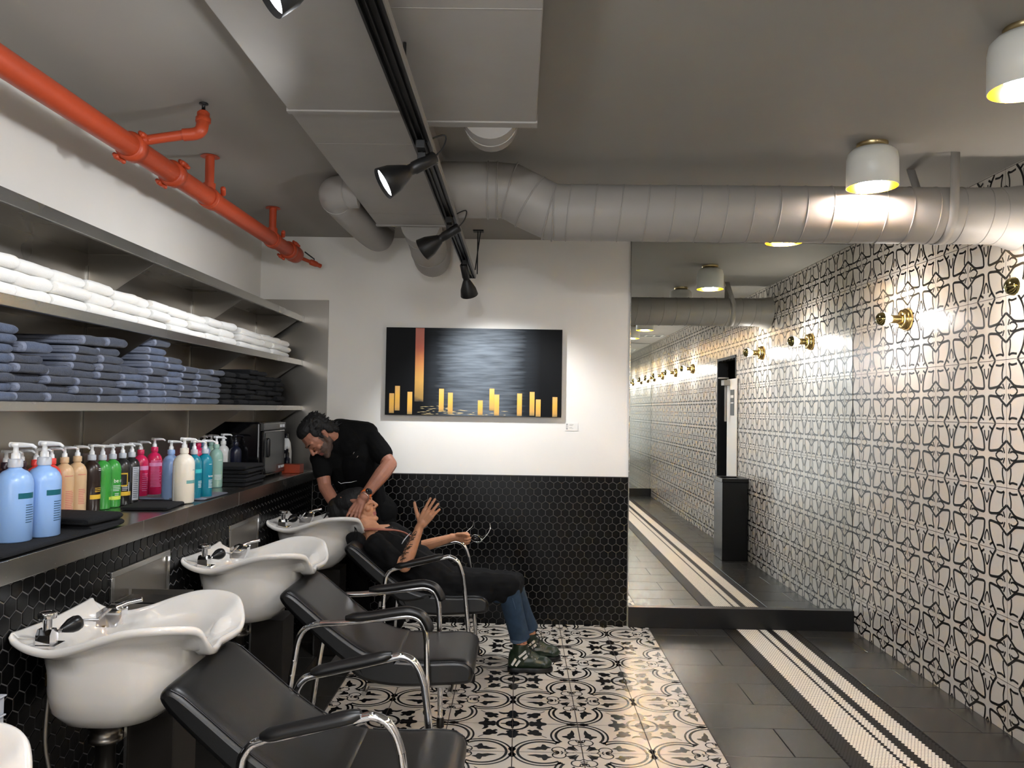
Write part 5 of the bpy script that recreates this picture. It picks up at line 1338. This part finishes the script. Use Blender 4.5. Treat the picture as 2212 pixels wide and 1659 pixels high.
# cape: shoulders to knees
cm = MB(); g = .016
cm.cap(nb+V((.0, 0, -.045)), ch, .068, .098); cm.cap(SR+V((0, 0, -.005)), SL+V((0, 0, -.01)), .064, .060)
for q in (-.07, .07): cm.cap(ch+V((0, q, 0)), be+V((0, q, 0)), .098, .105); cm.cap(be+V((0, q, 0)), hp+V((.02, q, .0)), .105, .112)
cm.cap(SR, SR.lerp(ER, .72)+V((-.02, 0, 0)), .068, .060); cm.cap(SL, SL.lerp(EL_, .75), .064, .058)
cm.cap(at(800, 1210, 4.52), ER+V((-.10, .05, -.01)), .055, .045)
for q, kn in ((-.09, KR), (.09, KL)):
    cm.cap(hp+V((0, q, .004)), kn+V((.0, 0, .004)), .108, .072)
cm.cap(hp+V((.1, 0, 0)), (KR+KL)/2+V((-.03, 0, .0)), .10, .068); cm.cap(KR+V((.0, 0, .0)), KL+V((0, 0, .0)), .071, .069)
cm.cap(hp+V((.05, -.13, -.02)), KR+V((-.10, -.03, -.03)), .07, .055); cm.cap(KR+V((-.06, -.02, -.02)), KR+V((-.02, -.02, -.045)), .055, .04)
cm.cap(at(765, 1165, 4.62), at(795, 1200, 4.56), .05, .06)
def fold(p, n):
    a = noise.noise(V((p.x*9+p.z*14, p.y*8, p.z*9-p.x*12)))*.011 + noise.noise(V((p.x*26, p.y*20, p.z*30)))*.003
    return a
remeshed('cape', cm, .0055, ['cape_black'], wom, 5, disp=fold)
# salmon lining showing at the neck
m = MB(); cp = [at(783, 1146, 4.66), at(800, 1143, 4.62), at(825, 1144, 4.60), at(850, 1145, 4.62), at(872, 1150, 4.70), at(889, 1160, 4.74)]
m.tube(catmull(cp, 4), [.015]*12+[.011]*9, 10, flat=.5); build('collar_lining', m, 'collar_salmon', wom)
m = MB(); m.tube([at(a, b, 4.44) for a, b in ((868, 1175), (872, 1168), (880, 1158), (887, 1151))], [.003, .007, .006, .002], 8, flat=.5); build('sleeve_hem', m, 'label_white', wom)
m = MB(); m.tube(catmull([at(a, b, 4.50) for a, b in ((768, 1140), (772, 1152), (768, 1164), (765, 1158), (767, 1146), (766, 1138))], 4), .003, 8); build('cape_tie', m, 'cape_black', wom)
# jeans
jm = MB()
for kn, an, fl in ((KR, AR, .0), (KL, AL, .0)):
    k2 = kn+V((.01, 0, -.03)); jm.cap(hp.lerp(kn, .3)+V((0, 0, -.015)), k2, .070, .060); jm.tube([k2, k2.lerp(an, .5), V((an.x-.012, an.y, .180))], [.060, .058, .057], 24)
def jcut(p): return 1 if p.z < .165 else 0
remeshed('jeans', jm, .0045, ['denim', 'denim_hem'], wom, 3, paint=lambda p: 1 if p.z < .187 else 0, disp=lambda p, n: noise.noise(V((p.x*20, p.y*20, p.z*9)))*.005)
for kn, an in ((KR, AR), (KL, AL)):
    m = MB(); m.tube([kn+V((.03, -.054, -.05)), kn.lerp(an, .5)+V((.024, -.052, 0)), V((an.x+.012, an.y-.050, .185))], .0014, 6); build('jeans_seam', m, 'denim_hem', wom)
# boots
def boot(an, yaw, lab):
    R_ = Matrix.Rotation(yaw, 3, 'Z'); O = V((an.x, an.y, 0.0))
    def T(x, y, z): return O + R_ @ V((x, y, z))
    b = MB()
    b.tube([T(-.014, 0, .05), T(-.012, 0, .10), T(-.010, 0, .158)], [.046, .047, .044], 24); b.cap(T(-.035, 0, .055), T(.06, 0, .058), .042, .043); b.cap(T(.05, 0, .052), T(.125, 0, .048), .043, .040)
    b.cap(T(.0, 0, .11), T(.075, 0, .065), .038, .036); b.ell(T(.13, 0, .045), (.045, .045, .034), M=R_)
    b.cap(T(-.045, 0, .04), T(-.04, 0, .09), .036)
    o = remeshed('boot', b, .004, ['boot_green'], wom, 3)
    pts = [(-.085, .0), (-.075, .035), (-.03, .045), (.04, .044), (.10, .050), (.155, .040), (.178, 0), (.155, -.040), (.10, -.050), (.04, -.044), (-.03, -.045), (-.075, -.035)]
    cc = catmull([V((a, c, 0)) for a, c in pts], 4, True)
    s_ = MB(); rings = []
    for z, k in ((.0015, .96), (.006, 1.0), (.022, 1.0), (.028, .97)): rings.append([T(q.x*k+.002, q.y*k, z) for q in cc])
    s_.loft(rings, 0, True, True); build('boot_sole', s_, 'black_plastic', o)
    s2 = MB()
    for (x0, z0, x1, z1) in ((-.058, .046, -.035, .082), (-.036, .042, -.012, .074), (-.018, .092, .020, .122), (.006, .082, .030, .100)):
        d = V((x1-x0, 0, z1-z0)).normalized(); n_ = V((-d.z, 0, d.x))*.006
        y = -.0445
        s2 = MB(); c = [V((x0, y, z0))+n_, V((x1, y, z1))+n_, V((x1, y, z1))-n_, V((x0, y, z0))-n_]
        s2.loft([[T(q.x, q.y-.004, q.z) for q in c], [T(q.x, q.y+.02, q.z) for q in c]], 0, True, True); build('boot_stripe', s2, 'boot_stripe', o)
    for k in range(5):
        q = T(.020+k*.018, -.030, .122-k*.015); e = MB(); e.tube([q+V((0, -.004, 0))+V((cos(a)*.0035, 0, sin(a)*.0035)) for a in [i*pi/6 for i in range(12)]], .0012, 6, closed=True); build('eyelet', e, 'chrome', o)
        l = MB(); l.tube([T(.020+k*.018, -.034, .124-k*.015), T(.026+k*.018, 0, .140-k*.0165), T(.020+k*.018, .034, .124-k*.015)], .0028, 8); build('lace', l, 'black_matte', o)
    l = MB(); l.tube(catmull([T(.016, -.01, .146), T(.03, -.03, .158), T(.05, -.035, .14), T(.045, -.042, .11)], 4), .0025, 8); l.tube(catmull([T(.016, .0, .146), T(.04, .01, .17), T(.06, -.01, .15), T(.07, -.03, .12)], 4), .0025, 8); build('lace_bow', l, 'black_matte', o)
boot(AR, .03, 'n'); boot(AL, .0, 'f')
# glasses held in the fist
gl = thing('eyeglasses', WL_+V((.11, -.02, 0)), 'thin dark eyeglasses dangling from the lying person\'s fist', 'eyeglasses')
Yg = 4.83
def gp(l): return [at(a, b, Yg+dy) for a, b, dy in l]
m = MB(); m.tube(catmull(gp([(1006, 1160, 0), (1018, 1166, -.01), (1030, 1171, -.015), (1040, 1168, -.01), (1034, 1158, 0), (1024, 1155, .0), (1016, 1163, 0)]), 5), .0016, 8); build('frame_rim', m, 'chrome', gl)
m = MB(); c = at(1028, 1163, Yg+.003); m.lathe([(.0, -.001), (.019, -.0008), (.019, .0008), (0, .001)], c, 24, M=V((.3, -.9, .3)).to_track_quat('Z', 'Y').to_matrix()); build('lens', m, 'gloss_black', gl)
m = MB(); m.tube(catmull(gp([(1040, 1168, 0), (1052, 1155, .03), (1059, 1142, .06), (1058, 1131, .09)]), 5), .0017, 8); build('temple_arm', m, 'steel_dark', gl)
m = MB(); m.tube(catmull(gp([(1006, 1150, .02), (1014, 1143, .04), (1021, 1136, .06), (1024, 1124, .08)]), 5), .0017, 8); build('temple_arm', m, 'steel_dark', gl)
